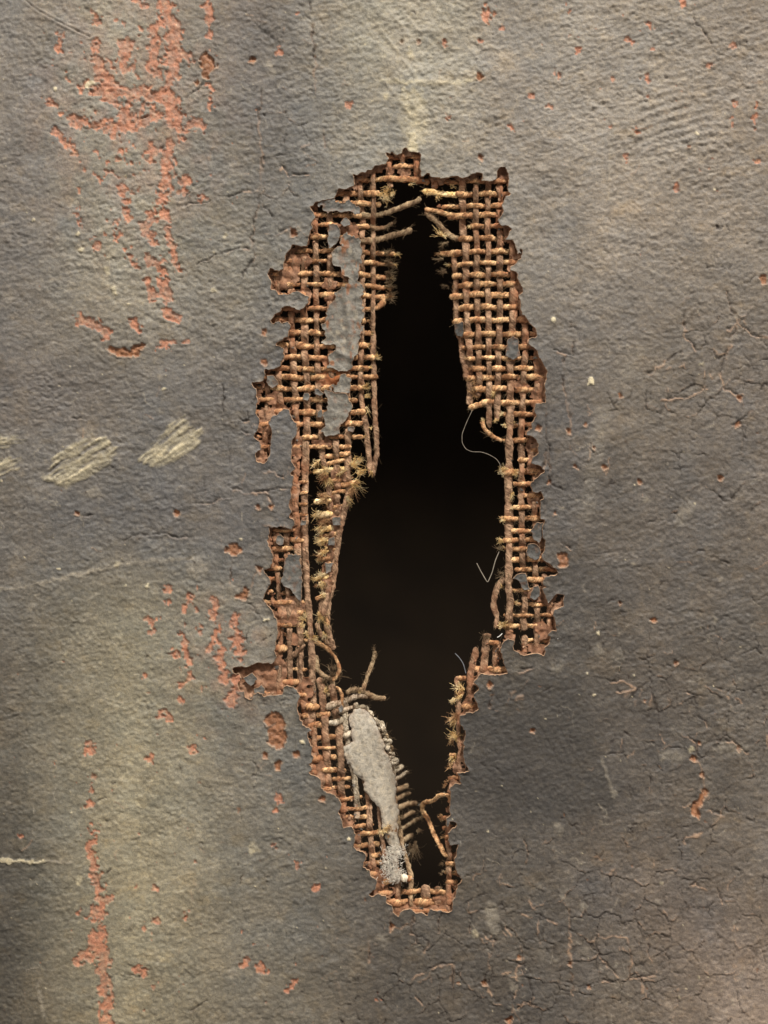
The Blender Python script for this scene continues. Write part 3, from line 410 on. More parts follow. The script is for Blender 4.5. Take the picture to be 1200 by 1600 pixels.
# ---------------------------------------------------------------- plates cut from a grid by a signed distance, with a real edge
def plate(name, X, Y, D, H, Cc, mat, parent, thick=3.0, out=1.4, rim_col=None, rim_mat=None):
    """X,Y grid px; D>0 kept; H total height px; rim drawn down and outwards round every border"""
    ny, nx = X.shape; gy_, gx_ = np.gradient(D, Y[:, 0], X[0]); gl = np.hypot(gx_, gy_)+1e-6
    keep = D >= 0; st = float(np.min(np.diff(X[0])))
    nb = np.zeros_like(keep); nb[1:] |= keep[:-1]; nb[:-1] |= keep[1:]; nb[:, 1:] |= keep[:, :-1]; nb[:, :-1] |= keep[:, 1:]
    nb2 = nb.copy(); nb2[1:, 1:] |= keep[:-1, :-1]; nb2[:-1, :-1] |= keep[1:, 1:]; nb2[1:, :-1] |= keep[:-1, 1:]; nb2[:-1, 1:] |= keep[1:, :-1]
    snap = (~keep) & nb2 & (D > -1.5*st); XX = X.astype(np.float64).copy(); YY = Y.astype(np.float64).copy()
    k = np.clip(-D/np.clip(gl, .5, None), 0, .95*st)
    XX[snap] += (k*gx_/gl)[snap]; YY[snap] += (k*gy_/gl)[snap]
    ok = keep | snap
    fm = ok[:-1, :-1] & ok[1:, :-1] & ok[:-1, 1:] & ok[1:, 1:]
    fm &= (keep[:-1, :-1] | keep[1:, :-1] | keep[:-1, 1:] | keep[1:, 1:])
    idx = np.full(X.shape, -1, np.int64); used = np.zeros(X.shape, bool)
    used[:-1, :-1] |= fm; used[1:, :-1] |= fm; used[:-1, 1:] |= fm; used[1:, 1:] |= fm
    idx[used] = np.arange(used.sum()); V = W3(XX[used], YY[used], H[used]); C_ = Cc[used]
    j, i = np.nonzero(fm); F = np.stack([idx[j, i], idx[j+1, i], idx[j+1, i+1], idx[j, i+1]], 1)
    # border edges
    pad = np.zeros((fm.shape[0]+2, fm.shape[1]+2), bool); pad[1:-1, 1:-1] = fm; E = []
    def add(mask, a, b):
        jj, ii = np.nonzero(mask); E.append(np.stack([idx[jj+a[0], ii+a[1]], idx[jj+b[0], ii+b[1]]], 1))
    add(fm & ~pad[:-2, 1:-1], (0, 0), (0, 1)); add(fm & ~pad[2:, 1:-1], (1, 1), (1, 0)); add(fm & ~pad[1:-1, :-2], (1, 0), (0, 0)); add(fm & ~pad[1:-1, 2:], (0, 1), (1, 1))
    E = np.concatenate(E); bv = np.unique(E); remap = np.full(len(V), -1, np.int64); n = len(V)
    ox = (-(gx_/gl))[used][bv]; oy = (-(gy_/gl))[used][bv]; xx = XX[used][bv]; yy = YY[used][bv]; hh = H[used][bv]
    rv = .7+.6*np.abs(vnoise(xx, yy, 6, seed=201)); V1 = W3(xx+ox*out*rv, yy+oy*out*rv, hh-thick*.45); V2 = W3(xx+ox*out*.6, yy+oy*out*.6, hh-thick)
    m = len(bv); remap[bv] = np.arange(m); e0 = remap[E[:, 0]]; e1 = remap[E[:, 1]]
    # duplicate the border so that rim has its own colour
    V0 = V[bv]; base = n
    F1 = np.stack([base+e0, base+e1, base+m+e1, base+m+e0], 1); F2 = np.stack([base+m+e0, base+m+e1, base+2*m+e1, base+2*m+e0], 1)
    rc = np.tile(np.asarray(rim_col if rim_col is not None else C_PEACH), (m, 1))*(.85+.3*vnoise(xx, yy, 5, seed=202))[:, None]
    VV = np.concatenate([V, V0, V1, V2]); CC = np.concatenate([C_, rc*.95, rc, rc*.7]); FF = np.concatenate([F, F1, F2])
    mats = [mat, rim_mat or mat]; fmt = np.concatenate([np.zeros(len(F), int), np.ones(len(F1)+len(F2), int)])
    return mesh_obj(name, VV, FF, mats, parent, cols=np.clip(CC, .002, 1), fmat=fmt)

def empty(name, loc):
    o = bpy.data.objects.new(name, None); COL.objects.link(o); o.location = loc; o.empty_display_size = .05; return o
ROOT = empty("torn_painting", (0, 0, 0))
tag(ROOT, "old painted canvas with grey flaking paint and a long vertical hole baring its brown weave", "painting")

ST = 1.8; MARG = 40; GROW = np.cumsum(ST*1.16**np.arange(1, 27))
def axis(n): a = np.arange(-MARG, n+MARG, ST); return np.concatenate([a[0]-GROW[::-1], a, a[-1]+GROW])
gx = axis(1200); gy = axis(1600); X, Y = np.meshgrid(gx, gy)
D = np.full(X.shape, 60.0)
s = (slice(np.searchsorted(gy, 150), np.searchsorted(gy, 1500)), slice(np.searchsorted(gx, 300), np.searchsorted(gx, 940)))
XQ, YQ = warp_q(X[s], Y[s]); D[s] = np.minimum(60, -sdf(XQ, YQ, LOSS))
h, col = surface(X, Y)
curl = np.exp(-np.clip(D, 0, 99)/5.5)*(1.2+2.6*np.clip(fbm(X, Y, 26, 26, 211, 2)+.35, 0, 1.4))
H = sheet(X, Y)+h+curl
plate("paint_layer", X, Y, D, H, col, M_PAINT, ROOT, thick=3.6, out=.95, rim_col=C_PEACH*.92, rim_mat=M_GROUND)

# ---------------------------------------------------------------- ground residue between the threads near the edge
BL = [(445, 420, 26, 30), (470, 405, 20, 12), (420, 420, 12, 14), (525, 570, 22, 26), (515, 590, 24, 14), (515, 440, 12, 10), (548, 360, 14, 18), (530, 355, 16, 8), (372, 1055, 70, 38), (410, 1070, 40, 26), (430, 1050, 20, 30), (455, 955, 22, 24), (435, 940, 12, 14), (455, 765, 12, 60), (462, 700, 12, 20),
      (850, 560, 14, 26), (846, 612, 16, 26), (843, 630, 14, 14), (832, 700, 10, 26), (838, 735, 14, 8), (838, 780, 12, 14), (847, 845, 7, 12), (838, 930, 16, 12), (850, 985, 12, 18), (840, 1014, 30, 8), (790, 1048, 26, 8), (735, 1100, 12, 14), (716, 1195, 10, 12), (622, 236, 34, 9), (590, 258, 12, 8), (656, 250, 8, 26), (560, 272, 8, 8), (630, 268, 10, 7), (608, 262, 7, 7), (684, 280, 10, 8), (524, 800, 12, 26), (516, 850, 10, 30), (511, 900, 8, 36), (530, 745, 14, 14),
      (783, 262, 14, 18), (748, 274, 12, 8), (795, 360, 10, 12), (806, 395, 10, 12), (815, 450, 14, 14), (425, 620, 10, 16), (415, 660, 14, 22), (430, 640, 20, 10), (410, 715, 8, 20), (645, 1422, 46, 12), (690, 1415, 20, 14), (485, 1190, 10, 20), (498, 1222, 10, 14), (515, 1238, 12, 10), (535, 1270, 10, 12), (540, 1290, 14, 12), (555, 1315, 10, 16), (575, 1350, 12, 12), (590, 1375, 20, 16), (587, 1395, 18, 8), (600, 1395, 18, 8), (480, 1130, 12, 18), (476, 1085, 12, 24), (460, 1000, 14, 10), (500, 1200, 10, 10), (425, 455, 14, 8), (470, 455, 20, 5), (520, 465, 12, 8), (545, 420, 16, 20), (505, 690, 20, 8), (815, 600, 14, 6)]
gx2 = np.arange(320, 900, 1.8); gy2 = np.arange(205, 1460, 1.8); X2, Y2 = np.meshgrid(gx2, gy2); XQ, YQ = warp_q(X2, Y2)
dl = -sdf(XQ, YQ, LOSS); f = 1.2+.55*dl+4.2*fbm(X2, Y2, 12, 12, 221, 3)
for x, y, rx, ry in BL:
    q = np.sqrt(((X2-x)/rx)**2+((Y2-y)/ry)**2); f = np.maximum(f, (1-q)*min(rx, ry)*.8+3.2*fbm(X2, Y2, 9, 9, 231, 3)-.5)
f = np.minimum(f, 22-dl); f = np.minimum(f, 12)
holes = vnoise(X2, Y2, 10, seed=235); f = f-np.where((dl < -3), sstep(.45, .9, holes)*9, 0)
H2 = bend(X2, Y2)-8.2+1.5*fbm(X2, Y2, 10, 10, 241, 3)+1.0*fbm(X2, Y2, 4.5, 4.5, 245, 2)+np.where(dl > 0, 1.0, 0)+1.1*np.cos(X2*2*np.pi/20)*.8+1.2*np.cos(Y2*2*np.pi/18.5)*.8
H2 = np.where(dl > -1, np.minimum(H2, sheet(X2, Y2)-4.6), H2)
n1 = fbm(X2, Y2, 30, 30, 251, 3)[..., None]; n2_ = fbm(X2, Y2, 6, 6, 261, 3)[..., None]
c2 = srgb(156, 114, 88)*EK*(1+.42*n2_)+np.clip(n1+.4*n2_, 0, 1)*(srgb(190, 154, 128)*EK-srgb(148, 110, 88)*EK)
gl_ = np.exp(-((X2-525)/26)**2-((Y2-585)/34)**2)[..., None]; c2 = c2*(1-.7*gl_)+srgb(176, 100, 50)*EK*.7*gl_
plate("ground_layer", X2, Y2, f, H2, np.clip(c2, .01, .9), M_GROUND, ROOT, thick=3, out=.6, rim_col=C_BROWN*.8, rim_mat=M_GROUND)

# ---------------------------------------------------------------- threads
class Thread:
    def __init__(s, pts, r, kind, idx, dz=0.0, flat=.78, mat=None, fray=(0, 0), free=False, taper=(0, 0)):
        s.pts = pts; s.r = r; s.kind = kind; s.idx = idx; s.dz = dz+random.uniform(-1, 1); s.flat = flat; s.mat = mat; s.fray = fray; s.free = free; s.taper = taper; s.cross = []
        p = np.array(pts, float); L = np.r_[0, np.cumsum(np.hypot(*np.diff(p, axis=0).T))]; n = max(3, int(L[-1]/1.7)); t = np.linspace(0, L[-1], n)
        xy = np.stack([np.interp(t, L, p[:, 0]), np.interp(t, L, p[:, 1])], 1)
        k = min(9 if not free else 5, max(1, n//3)); ker = np.hanning(k+2)[1:-1]; ker /= ker.sum(); pad = k//2
        if k > 1:
            for a in (0, 1):
                e = np.r_[2*xy[0, a]-xy[1:pad+1, a][::-1], xy[:, a], 2*xy[-1, a]-xy[-pad-1:-1, a][::-1]]; e = np.convolve(e, ker, 'same')[pad:pad+n] if pad else xy[:, a]
                e[0] = xy[0, a]; e[-1] = xy[-1, a]; xy[:, a] = e
        sd = random.randint(0, 90); q = t
        xy[:, 0 if kind == 'warp' else 1] += .8*vnoise(q, q*0+sd, 17, seed=301)+.35*vnoise(q, q*0+sd, 6, seed=302)
        xy[:, 0 if kind == 'warp' else 1] += .9*vnoise(q, q*0+sd*1.7, 48, seed=303); s.xy = xy; s.t = t; s.seed = sd
warps = []; wefts = []
def wp(pts, idx, r=5.0, **k): t = Thread(pts, r*random.uniform(.93, 1.07), 'warp', idx, **k); warps.append(t); return t
def wf(pts, idx, r=4.2, **k): t = Thread(pts, r*random.uniform(.88, 1.1), 'weft', idx, **k); wefts.append(t); return t
wp([(414, 395), (415, 560), (417, 600), (416, 650), (413, 700), (411, 745)], 0, 4.6)
wp([(432, 380), (432, 460), (434, 560), (436, 600), (439, 650), (440, 700)], 1, 5)
wp([(453, 360), (454, 430), (454.5, 498), (457.5, 555), (459, 600), (462, 660), (463, 698), (461, 740), (459, 780), (462, 820), (464, 870), (466, 945), (468, 1000), (469, 1060), (474, 1100), (476, 1120)], 2, 5.4)
wp([(474, 385), (474.5, 440), (474.7, 500), (476, 555), (480, 600), (479, 640), (478.5, 660), (477, 700), (476, 740), (474.7, 800), (474.7, 850), (476, 890), (479, 930), (483, 960), (485, 1000), (486.5, 1040), (487.5, 1080), (487, 1115), (489, 1140), (491.5, 1175), (491.7, 1215)], 3, 5.7)
wp([(491, 300), (492, 350), (493.5, 400), (493.5, 460), (494, 500), (495, 555), (496.5, 600), (499.5, 660), (502, 700), (503, 715), (508, 735), (513, 765), (514, 800), (517, 830), (516, 860), (510, 890), (506, 920), (502, 945), (499, 965)], 4, 4.9)
wp([(515, 300), (516, 370), (516, 440), (514, 500), (515, 560), (518, 610), (523, 660), (524, 700), (527, 740), (527, 780), (524, 820), (521, 860), (515, 900), (510, 940), (504, 965)], 5, 5)
wp([(540, 300), (540, 400), (540, 500), (541, 580), (543, 660), (544.5, 699), (543, 740), (545, 765), (538, 800), (530, 830), (524, 870), (520, 900), (513, 940), (509, 975), (514, 1000), (521, 1018)], 6, 5)
wp([(560, 262), (564, 300), (565, 340), (565.5, 400), (566, 465), (563, 555), (563.7, 585), (564.5, 625), (567, 645), (571, 660), (574, 690), (576, 705), (578, 728), (582, 742)], 7, 4.2)
wp([(584, 240), (583, 290), (583, 340), (583, 420), (582.5, 480), (582.5, 540), (584, 600), (585, 652), (588, 682), (589, 712), (584, 728), (582, 744)], 8, 4.2)
wp([(607, 225), (608, 260), (610, 290)], 9, 4.8); wp([(653, 215), (653, 240), (652, 284)], 11, 5.2); wp([(629, 222), (630, 272)], 10, 4.4); wp([(680, 258), (681, 292)], 12, 6)
wp([(710, 388), (713, 420), (714.5, 465), (716, 500), (722, 530), (726, 560), (730, 590)], -1, 4.6)
wp([(722, 260), (723.5, 300), (724, 350), (729, 385), (730, 420), (730, 470), (732, 510), (735, 555), (736, 590), (734, 632)], 0, 5)
wp([(744, 260), (744.5, 350), (746, 400), (746, 465), (748, 508), (749, 560), (749, 600), (748, 618)], 1, 4.5)
wp([(764, 268), (763, 345), (764, 380), (763, 440), (763, 480), (764.5, 510), (764.5, 600), (764.5, 640), (765, 668)], 2, 4.5, taper=(0, 8))
wp([(783, 240), (782, 310), (781, 345), (782.7, 375), (782, 440), (782, 480), (781, 510), (779, 560), (778.7, 600), (777, 640), (776.5, 657)], 3, 4.6)
wp([(801, 345), (802, 400), (804, 440), (803.5, 480), (802, 515), (800, 545), (798, 575), (797.5, 620), (797, 660), (796, 705), (795, 780), (795, 830), (794.5, 880), (795, 913), (797, 940), (795, 972), (795, 994)], 4, 5.9)
wp([(821, 470), (822, 520), (821, 555), (818, 590), (817, 620), (815.5, 660), (815.5, 720), (815.5, 780), (816, 835), (818, 880), (820, 905), (820, 950), (818.5, 970), (820, 986)], 5, 5.2)
wp([(820, 993), (820, 1030)], 5, 5)
wp([(840, 520), (840, 620), (838, 700), (837, 800), (837, 880), (839, 920), (840, 955), (839, 985), (839, 1025)], 6, 4.8)
wp([(860, 900), (860, 990), (858, 1015)], 7, 4.8)
wp([(788, 902), (776, 920), (772, 945), (776, 965), (775, 982)], 20, 4.4, free=True); wp([(761, 990), (760, 1010), (756, 1042), (754, 1070)], 20, 6.5); wp([(777, 1002), (776, 1040), (778, 1066)], 21, 4.8)
wp([(746, 1012), (741, 1030), (736, 1058), (735, 1090), (734, 1115)], 21, 5.2, taper=(8, 0)); wp([(714, 1058), (715, 1080), (718, 1105), (716, 1130), (718, 1150), (720, 1172), (717, 1190), (718, 1215)], 22, 4)
wp([(703, 1290), (700, 1315), (703, 1340), (702.5, 1370), (702, 1400), (702, 1430)], 22, 4.4)
wp([(499, 1060), (503, 1080), (507, 1120), (508.5, 1150), (510, 1180), (512, 1220), (513, 1250)], 4, 6)
wp([(517, 1070), (522, 1102), (529.5, 1140), (531.5, 1170), (533, 1210), (534, 1243), (537, 1272)], 5, 5.8)
wp([(537, 1096), (541, 1140), (545, 1180), (550, 1205), (554, 1225), (556, 1243), (557, 1282)], 6, 4.8, mat=M_PALE); wp([(556, 1100), (561, 1140), (566, 1180), (570, 1215)], 7, 4.6, mat=M_PALE)
wp([(566, 1200), (573, 1240), (577, 1260), (577, 1280), (579, 1310), (582, 1347), (583, 1378)], 7, 5); wp([(583, 1205), (587, 1235), (593, 1270), (597, 1310), (600, 1335), (602, 1360), (602, 1402)], 8, 4.6)
wp([(606, 1270), (610, 1295), (616, 1330), (621, 1370), (622, 1410), (622, 1436)], 9, 4.8); wp([(612, 1235), (618, 1262), (621, 1285), (626, 1305), (630, 1330), (637, 1357), (644, 1377), (642.5, 1393), (643, 1436)], 10, 3.1, mat=M_DULL, dz=3)
wp([(664.5, 1386), (664, 1425)], 11, 6.6); wp([(685, 1388), (685, 1436)], 12, 4.4)
wp([(428, 795), (430, 830), (431, 880), (434, 910), (435, 940), (437, 970), (439, 1005), (437, 1040), (435, 1095)], 1, 4); wp([(447, 815), (448, 870), (450, 930), (451.5, 965), (452, 1010), (452, 1062), (454, 1100)], 2+9, 4.2)
wp([(596, 1130), (604, 1165), (612, 1200), (619, 1240)], 8, 4.4, mat=M_PALE)
# wefts
P_ = np.array(LOSS)
def side_x(y, lo, hi, side):
    xs = [];
    for k in range(len(LOSS)):
        (ax, ay), (bx, by) = LOSS[k], LOSS[(k+1) % len(LOSS)]
        if (ay > y) != (by > y):
            x = (bx-ax)*(y-ay)/(by-ay)+ax
            if lo < x < hi: xs.append(x)
    return (min(xs)-16 if side < 0 else max(xs)+16) if xs else (lo if side < 0 else hi)
def rowL(y, xe, idx, r=4.2, dy=0, fray=1, **k):
    x0 = side_x(y, 330, 640, -1); wf([(x0, y+dy), ((x0+xe)/2, y+random.uniform(-1, 1)), (xe, y)], idx, r, fray=(0, fray), **k)
def rowR(y, xs, idx, r=4.2, fray=1, dy=0, **k):
    x1 = side_x(y, 720, 900, 1); wf([(xs, y), ((x1+xs)/2, y+random.uniform(-1, 1)), (x1, y+dy)], idx, r, fray=(fray, 0), **k)
for n, (y, xe, r, fr) in enumerate([(277, 560, 4.2, 0), (298.5, 594, 4.2, 0), (315, 596, 4, 0), (333, 566, 4, 0), (349, 578, 3.6, 0), (368, 566, 4.4, 0), (390, 618, 4, 1), (405.5, 616, 4, 1), (426, 606, 4.4, 1), (442.5, 604, 4.2, 1), (459, 603, 4.6, 1), (480, 578, 4.2, 0), (499, 572, 4.2, 1), (518, 580, 4, 1), (538, 575, 4.4, 1), (557, 586, 4.2, 1), (574.5, 577, 4.2, 1), (588, 591, 4.2, 0), (605, 566, 4.2, 1), (624, 559, 4, 0), (643, 571, 4.6, 0), (661.5, 567, 4.4, 0), (682, 568, 3.8, 1), (697.5, 549, 3.4, 0)]):
    rowL(y, xe, n, r, fray=fr)
wf([(556, 277), (585, 277.5), (610, 276), (640, 277), (672, 281)], 0, 4.4)
wf([(592, 257), (615, 257), (640, 256.5), (664, 258)], 1, 4.2); wf([(594, 241), (620, 243), (645, 240), (664, 242)], 2, 4)
wf([(562, 333), (590, 332), (608, 327), (630, 318), (652, 311), (658, 305)], 3, 4.6, mat=M_DULL, free=True)
wf([(577, 349), (592, 350), (604, 347), (615, 340)], 4, 3.6, mat=M_DULL, free=True, fray=(0, 1))
wf([(562, 371), (582, 371), (603, 365), (625, 358), (645, 354)], 5, 5, mat=M_DULL, free=True)
wf([(574, 480), (588, 477), (597, 470), (602, 462)], 11, 4.4, free=True, fray=(0, 1))
for n, (y, xs, r, fr) in enumerate([(281, 692, 4.2, 0), (301.5, 712, 4.6, 0), (318.5, 690, 4.4, 0), (334, 700, 4.5, 0), (351, 735, 4, 1), (369.5, 716, 4.6, 0), (391, 688, 4.6, 1), (409, 706, 4.3, 1), (427, 708, 4.5, 0), (442.5, 708, 4.5, 0), (459, 704, 4.5, 0), (478, 710, 4.7, 0), (498.5, 708, 4.6, 0), (521, 724, 4.6, 0), (541, 722, 4.4, 0), (558.5, 730, 3.5, 1), (575, 738, 4, 1), (589.5, 728, 5, 0), (607, 742, 5, 1), (628, 752, 4.6, 0)]):
    rowR(y, xs, n, r, fray=fr)
wf([(733, 636), (745, 633), (760, 629), (775, 627)], 19, 4.8, free=True)
wf([(661, 295), (676, 296), (694, 299), (716, 301)], 1, 5.2, mat=M_STRAW, free=True, fray=(1, 0))
wf([(664, 323), (682, 325), (700, 331), (715, 334)], 3, 4.6, free=True); wf([(664, 328), (682, 338), (690, 350), (702, 362), (718, 370)], 5, 4.8, mat=M_DULL, free=True)
for n, (y, xs, r, fr) in enumerate([(646.5, 786, 5, 1), (664, 806, 3.8, 1), (688.5, 786, 3.8, 0), (704, 824, 3.4, 0), (718, 809, 3.7, 0), (737, 784, 5.2, 0), (756, 802, 3.8, 0), (774, 819, 3.4, 0), (793.5, 801, 3.6, 1), (811, 787, 4.6, 1), (829.5, 799, 4.3, 0), (844, 785, 4, 1), (858, 788, 3.8, 1), (874, 795, 4, 0), (890, 804, 4.3, 0), (906, 822, 4.2, 0), (923, 800, 3.7, 0), (944, 822, 3.4, 0), (962, 787, 3, 0), (979, 777, 4.1, 1), (1001, 822, 3.6, 0)]):
    rowR(y, xs, n, r, fray=fr)
wf([(754, 657), (757, 670), (770, 681), (786, 688)], 2, 3.6, free=True, fray=(1, 0))
wf([(800, 942), (812, 944), (822, 944)], 17, 3)
wf([(764, 1004), (780, 1006)], 18, 4.2); wf([(742, 1046), (770, 1047), (800, 1046)], 18, 5.4); wf([(716, 1061), (735, 1062), (765, 1061)], 19, 4.4)
wf([(712, 1106), (728, 1105), (750, 1104)], 20, 4.6); wf([(714, 1084), (726, 1083)], 21, 4); wf([(706, 1152), (722, 1150)], 22, 4.4); wf([(702, 1184), (722, 1185)], 22, 5)
wf([(701, 1222), (712, 1218), (722, 1216)], 23, 4); wf([(690, 1284), (700, 1281), (706, 1279)], 24, 3.6); wf([(692, 1300), (712, 1294)], 24, 4); wf([(694, 1312), (706, 1308)], 25, 3.6)
for k_, (y, a, b) in enumerate([(1338, 694, 716), (1352, 696, 716), (1367, 694, 718), (1381, 697, 716), (1389, 700, 716)]): wf([(a, y), (b, y)], 26+k_, 3.8)
# curled weft in front of the void, lower right
wf(T('E2', (680, 445), (696, 405), (670, 372), (625, 360), (575, 380), (540, 422), (500, 460), (455, 478), (420, 505), (405, 545), (410, 590), (435, 630), (470, 670), (492, 715), (508, 760), (530, 810), (560, 860), (590, 900), (612, 945), (640, 990), (670, 990)), 40, 3.7, free=True, dz=4, mat=M_WEFT)
# left, beside the long bare warp
for k_, (y, a, b, r) in enumerate([(829.5, 425, 462, 3), (844.5, 408, 474, 4.3), (858.5, 424, 470, 3.6), (874.5, 416, 452, 3.4), (888.5, 406, 440, 3.4), (905, 408, 442, 4), (925, 404, 427, 3.4), (927, 438, 456, 3.8), (942, 408, 476, 3.6), (958, 428, 474, 3.8), (977.5, 422, 474, 3.8), (994.5, 443, 466, 3.2), (1014, 424, 449, 6), (1047.5, 420, 480, 3), (1067, 440, 468, 4.6), (1085, 405, 481, 4.2), (1104, 470, 499, 5), (1119, 470, 516, 4), (1134, 470, 503, 5)]):
    wf([(a, y), (b, y+random.uniform(-1, 1))], k_, r, dz=2.0 if 1103 < y < 1105 else 0)
for y in (755, 772, 790, 806): wf([(442, y), (480, y-2)], 50, 3, dz=-4)
# lower left weave
for k_, (y, a, b, r, fr) in enumerate([(1119, 494, 516, 4, 0), (1134.5, 478, 504, 4.8, 0), (1153.5, 494, 526, 5, 0), (1170, 480, 542, 3, 0), (1186.5, 480, 526, 4.6, 0), (1205, 470, 541, 4, 0), (1219, 490, 556, 3.6, 0), (1233.5, 492, 547, 3.6, 0), (1250, 530, 566, 3.4, 0), (1266, 515, 576, 3.4, 0), (1280, 520, 574, 4.8, 0), (1294, 540, 584, 3.4, 0), (1306, 540, 596, 4, 0), (1323.5, 545, 594, 4.5, 0), (1339, 580, 606, 3.6, 0), (1352, 560, 598, 4.2, 0), (1367, 570, 605, 4.2, 0), (1378, 598, 645, 4.4, 0)]):
    wf([(a, y+1), ((a+b)/2, y), (b, y-1)], k_, r, fray=(0, fr))
wf([(508, 1108), (519, 1102), (535, 1099), (551, 1092), (566, 1088), (576, 1090)], 2, 4.8, mat=M_PALE); wf([(508, 1120), (525, 1116), (545, 1110), (562, 1107)], 3, 4.2, mat=M_PALE); wf([(510, 1133), (530, 1129), (548, 1122), (560, 1120)], 4, 4.4, mat=M_PALE)
wf([(535, 1152), (552, 1146)], 5, 4, mat=M_PALE); wf([(590, 1398), (625, 1397), (660, 1396), (700, 1398)], 1, 4.4); wf([(604, 1413), (640, 1414), (680, 1413), (712, 1413)], 2, 5.6); wf([(600, 1428), (650, 1427), (712, 1427)], 3, 4)
# upright and sideways loose stubs at the head of the folded flap
wf(T('D2', (570, 440), (590, 360), (640, 230), (680, 130), (705, 50), (700, -10)), 41, 3.4, free=True, mat=M_DULL, fray=(0, 1)); wf(T('D2', (590, 440), (660, 470), (740, 500), (820, 500)), 42, 4.4, free=True, mat=M_DULL)
wf(T('D2', (400, 440), (470, 390), (540, 400), (600, 440)), 43, 4, free=True, mat=M_DULL); wf(T('D1', (560, 370), (620, 385), (700, 400), (800, 470), (870, 540), (920, 620), (935, 700), (900, 770), (850, 810)), 44, 3.4, free=True); wf(T('D1', (690, 190), (740, 330), (800, 410), (850, 465)), 45, 4, free=True, mat=M_WARP)
wf(T('D1', (690, 540), (700, 680), (760, 750), (850, 790), (870, 860), (850, 920), (800, 950)), 46, 4.2, free=True, mat=M_DULL); wf(T('D1', (900, 860), (945, 900), (965, 980), (960, 1080)), 47, 3, free=True); wf(T('D1', (760, 60), (800, 160), (815, 235)), 48, 2.8, free=True)
wf(T('D1', (515, 260), (530, 400), (480, 500), (410, 570), (365, 640)), 49, 3.2, free=True, mat=M_WARP); wf(T('D1', (575, 420), (520, 470), (440, 550)), 50, 3.6, free=True, mat=M_WARP); wp([(470, 1020), (469, 1060), (471, 1085)], 3, 3.4)
# short wefts wrapping the twisted strip
STRIP = [(711, 506, 548, 3.6), (722, 503, 540, 3.2), (735, 488, 540, 5), (748, 515, 552, 4), (757, 520, 562, 4), (770, 500, 540, 3.4), (781, 490, 530, 4.6), (792, 512, 545, 4), (803, 496, 528, 4.2), (813, 508, 536, 4), (825, 500, 530, 4.2), (836, 498, 532, 3.8), (848, 496, 526, 4.4), (860, 500, 524, 3.8), (872, 500, 521, 3.8), (884, 502, 518, 3.6), (903, 492, 514, 3.6), (915, 496, 512, 3.4), (934, 492, 506, 3)]
for k_, (y, a, b, r) in enumerate(STRIP): wf([(a, y+3), ((a+b)/2, y), (b, y-3)], k_+3, r, fray=(1, 0) if k_ % 3 else (0, 0), mat=M_STRAW if k_ in (2, 6, 8, 10, 12, 16) else None)
# fringe of cut wefts bending back into the void, lower left
for k_, (y, a, b) in enumerate([(1136, 588, 596), (1150, 592, 603), (1163, 596, 608), (1176, 600, 613), (1189, 602, 619), (1201, 606, 625), (1215, 608, 632), (1229, 612, 640), (1245, 612, 641), (1260, 612, 647), (1276, 616, 655), (1292, 620, 658), (1307, 622, 659), (1323, 626, 654)]):
    yy_ = y+random.uniform(-2.5, 2.5); wf([(a-8, yy_+3), (a, yy_+2), ((a+b)/2, yy_+random.uniform(-2, 2)), (b-4+random.uniform(-5, 4), yy_+random.uniform(-7, 1))], k_, random.uniform(2.8, 4.9), mat=M_PALE if k_ < 8 else M_DULL, free=True, dz=-6+random.uniform(-4, 6), fray=(0, 1) if k_ in (12,) else (0, 0))
for y, a in ((1108, 562), (1116, 570), (1126, 577), (1134, 583), (1143, 588), (1152, 592), (1160, 596), (1170, 600), (1181, 604), (1194, 608), (1207, 611)):
    wf([(a-4, y+3), (a+4, y), (a+11+random.uniform(-3, 3), y+1), (a+13, y+7), (a+7, y+9)], 0, random.uniform(2.4, 3.4), mat=M_PALE if random.random() < .6 else M_DULL, free=True, dz=random.uniform(-4, 3))
# crossings
def seg_cross(A, B):
    a0 = A[:-1]; a1 = A[1:]; b0 = B[:-1]; b1 = B[1:]
    if max(A[:, 0].min(), B[:, 0].min()) > min(A[:, 0].max(), B[:, 0].max()) or max(A[:, 1].min(), B[:, 1].min()) > min(A[:, 1].max(), B[:, 1].max()): return None
    r = (a1-a0)[:, None]; s_ = (b1-b0)[None]; d = b0[None]-a0[:, None]; den = r[..., 0]*s_[..., 1]-r[..., 1]*s_[..., 0]; den = np.where(abs(den) < 1e-9, 1e-9, den)
    t = (d[..., 0]*s_[..., 1]-d[..., 1]*s_[..., 0])/den; u = (d[..., 0]*r[..., 1]-d[..., 1]*r[..., 0])/den
    k = np.argwhere((t >= 0) & (t <= 1) & (u >= 0) & (u <= 1)); return tuple(k[0]) if len(k) else None
for a in warps:
    for b in wefts:
        k = seg_cross(a.xy, b.xy)
        if k is None: continue
        sg = 1 if (a.idx+b.idx) % 2 == 0 else -1
        if a.free or b.free: sg = 1 if (a.idx+b.idx) % 2 else -1
        a.cross.append((a.t[k[0]], sg)); b.cross.append((b.t[k[1]], -sg))
FIB = []      # every loose surface fibre: polyline list
ALL_ENDS = []
def dist_cache(x, y):
    u = np.clip(np.interp(np.asarray(x, float), gx, np.arange(len(gx))), 0, len(gx)-2.01); v = np.clip(np.interp(np.asarray(y, float), gy, np.arange(len(gy))), 0, len(gy)-2.01); i = u.astype(int); j = v.astype(int); a = u-i; b = v-j
    return (D[j, i]*(1-a)+D[j, i+1]*a)*(1-b)+(D[j+1, i]*(1-a)+D[j+1, i+1]*a)*b
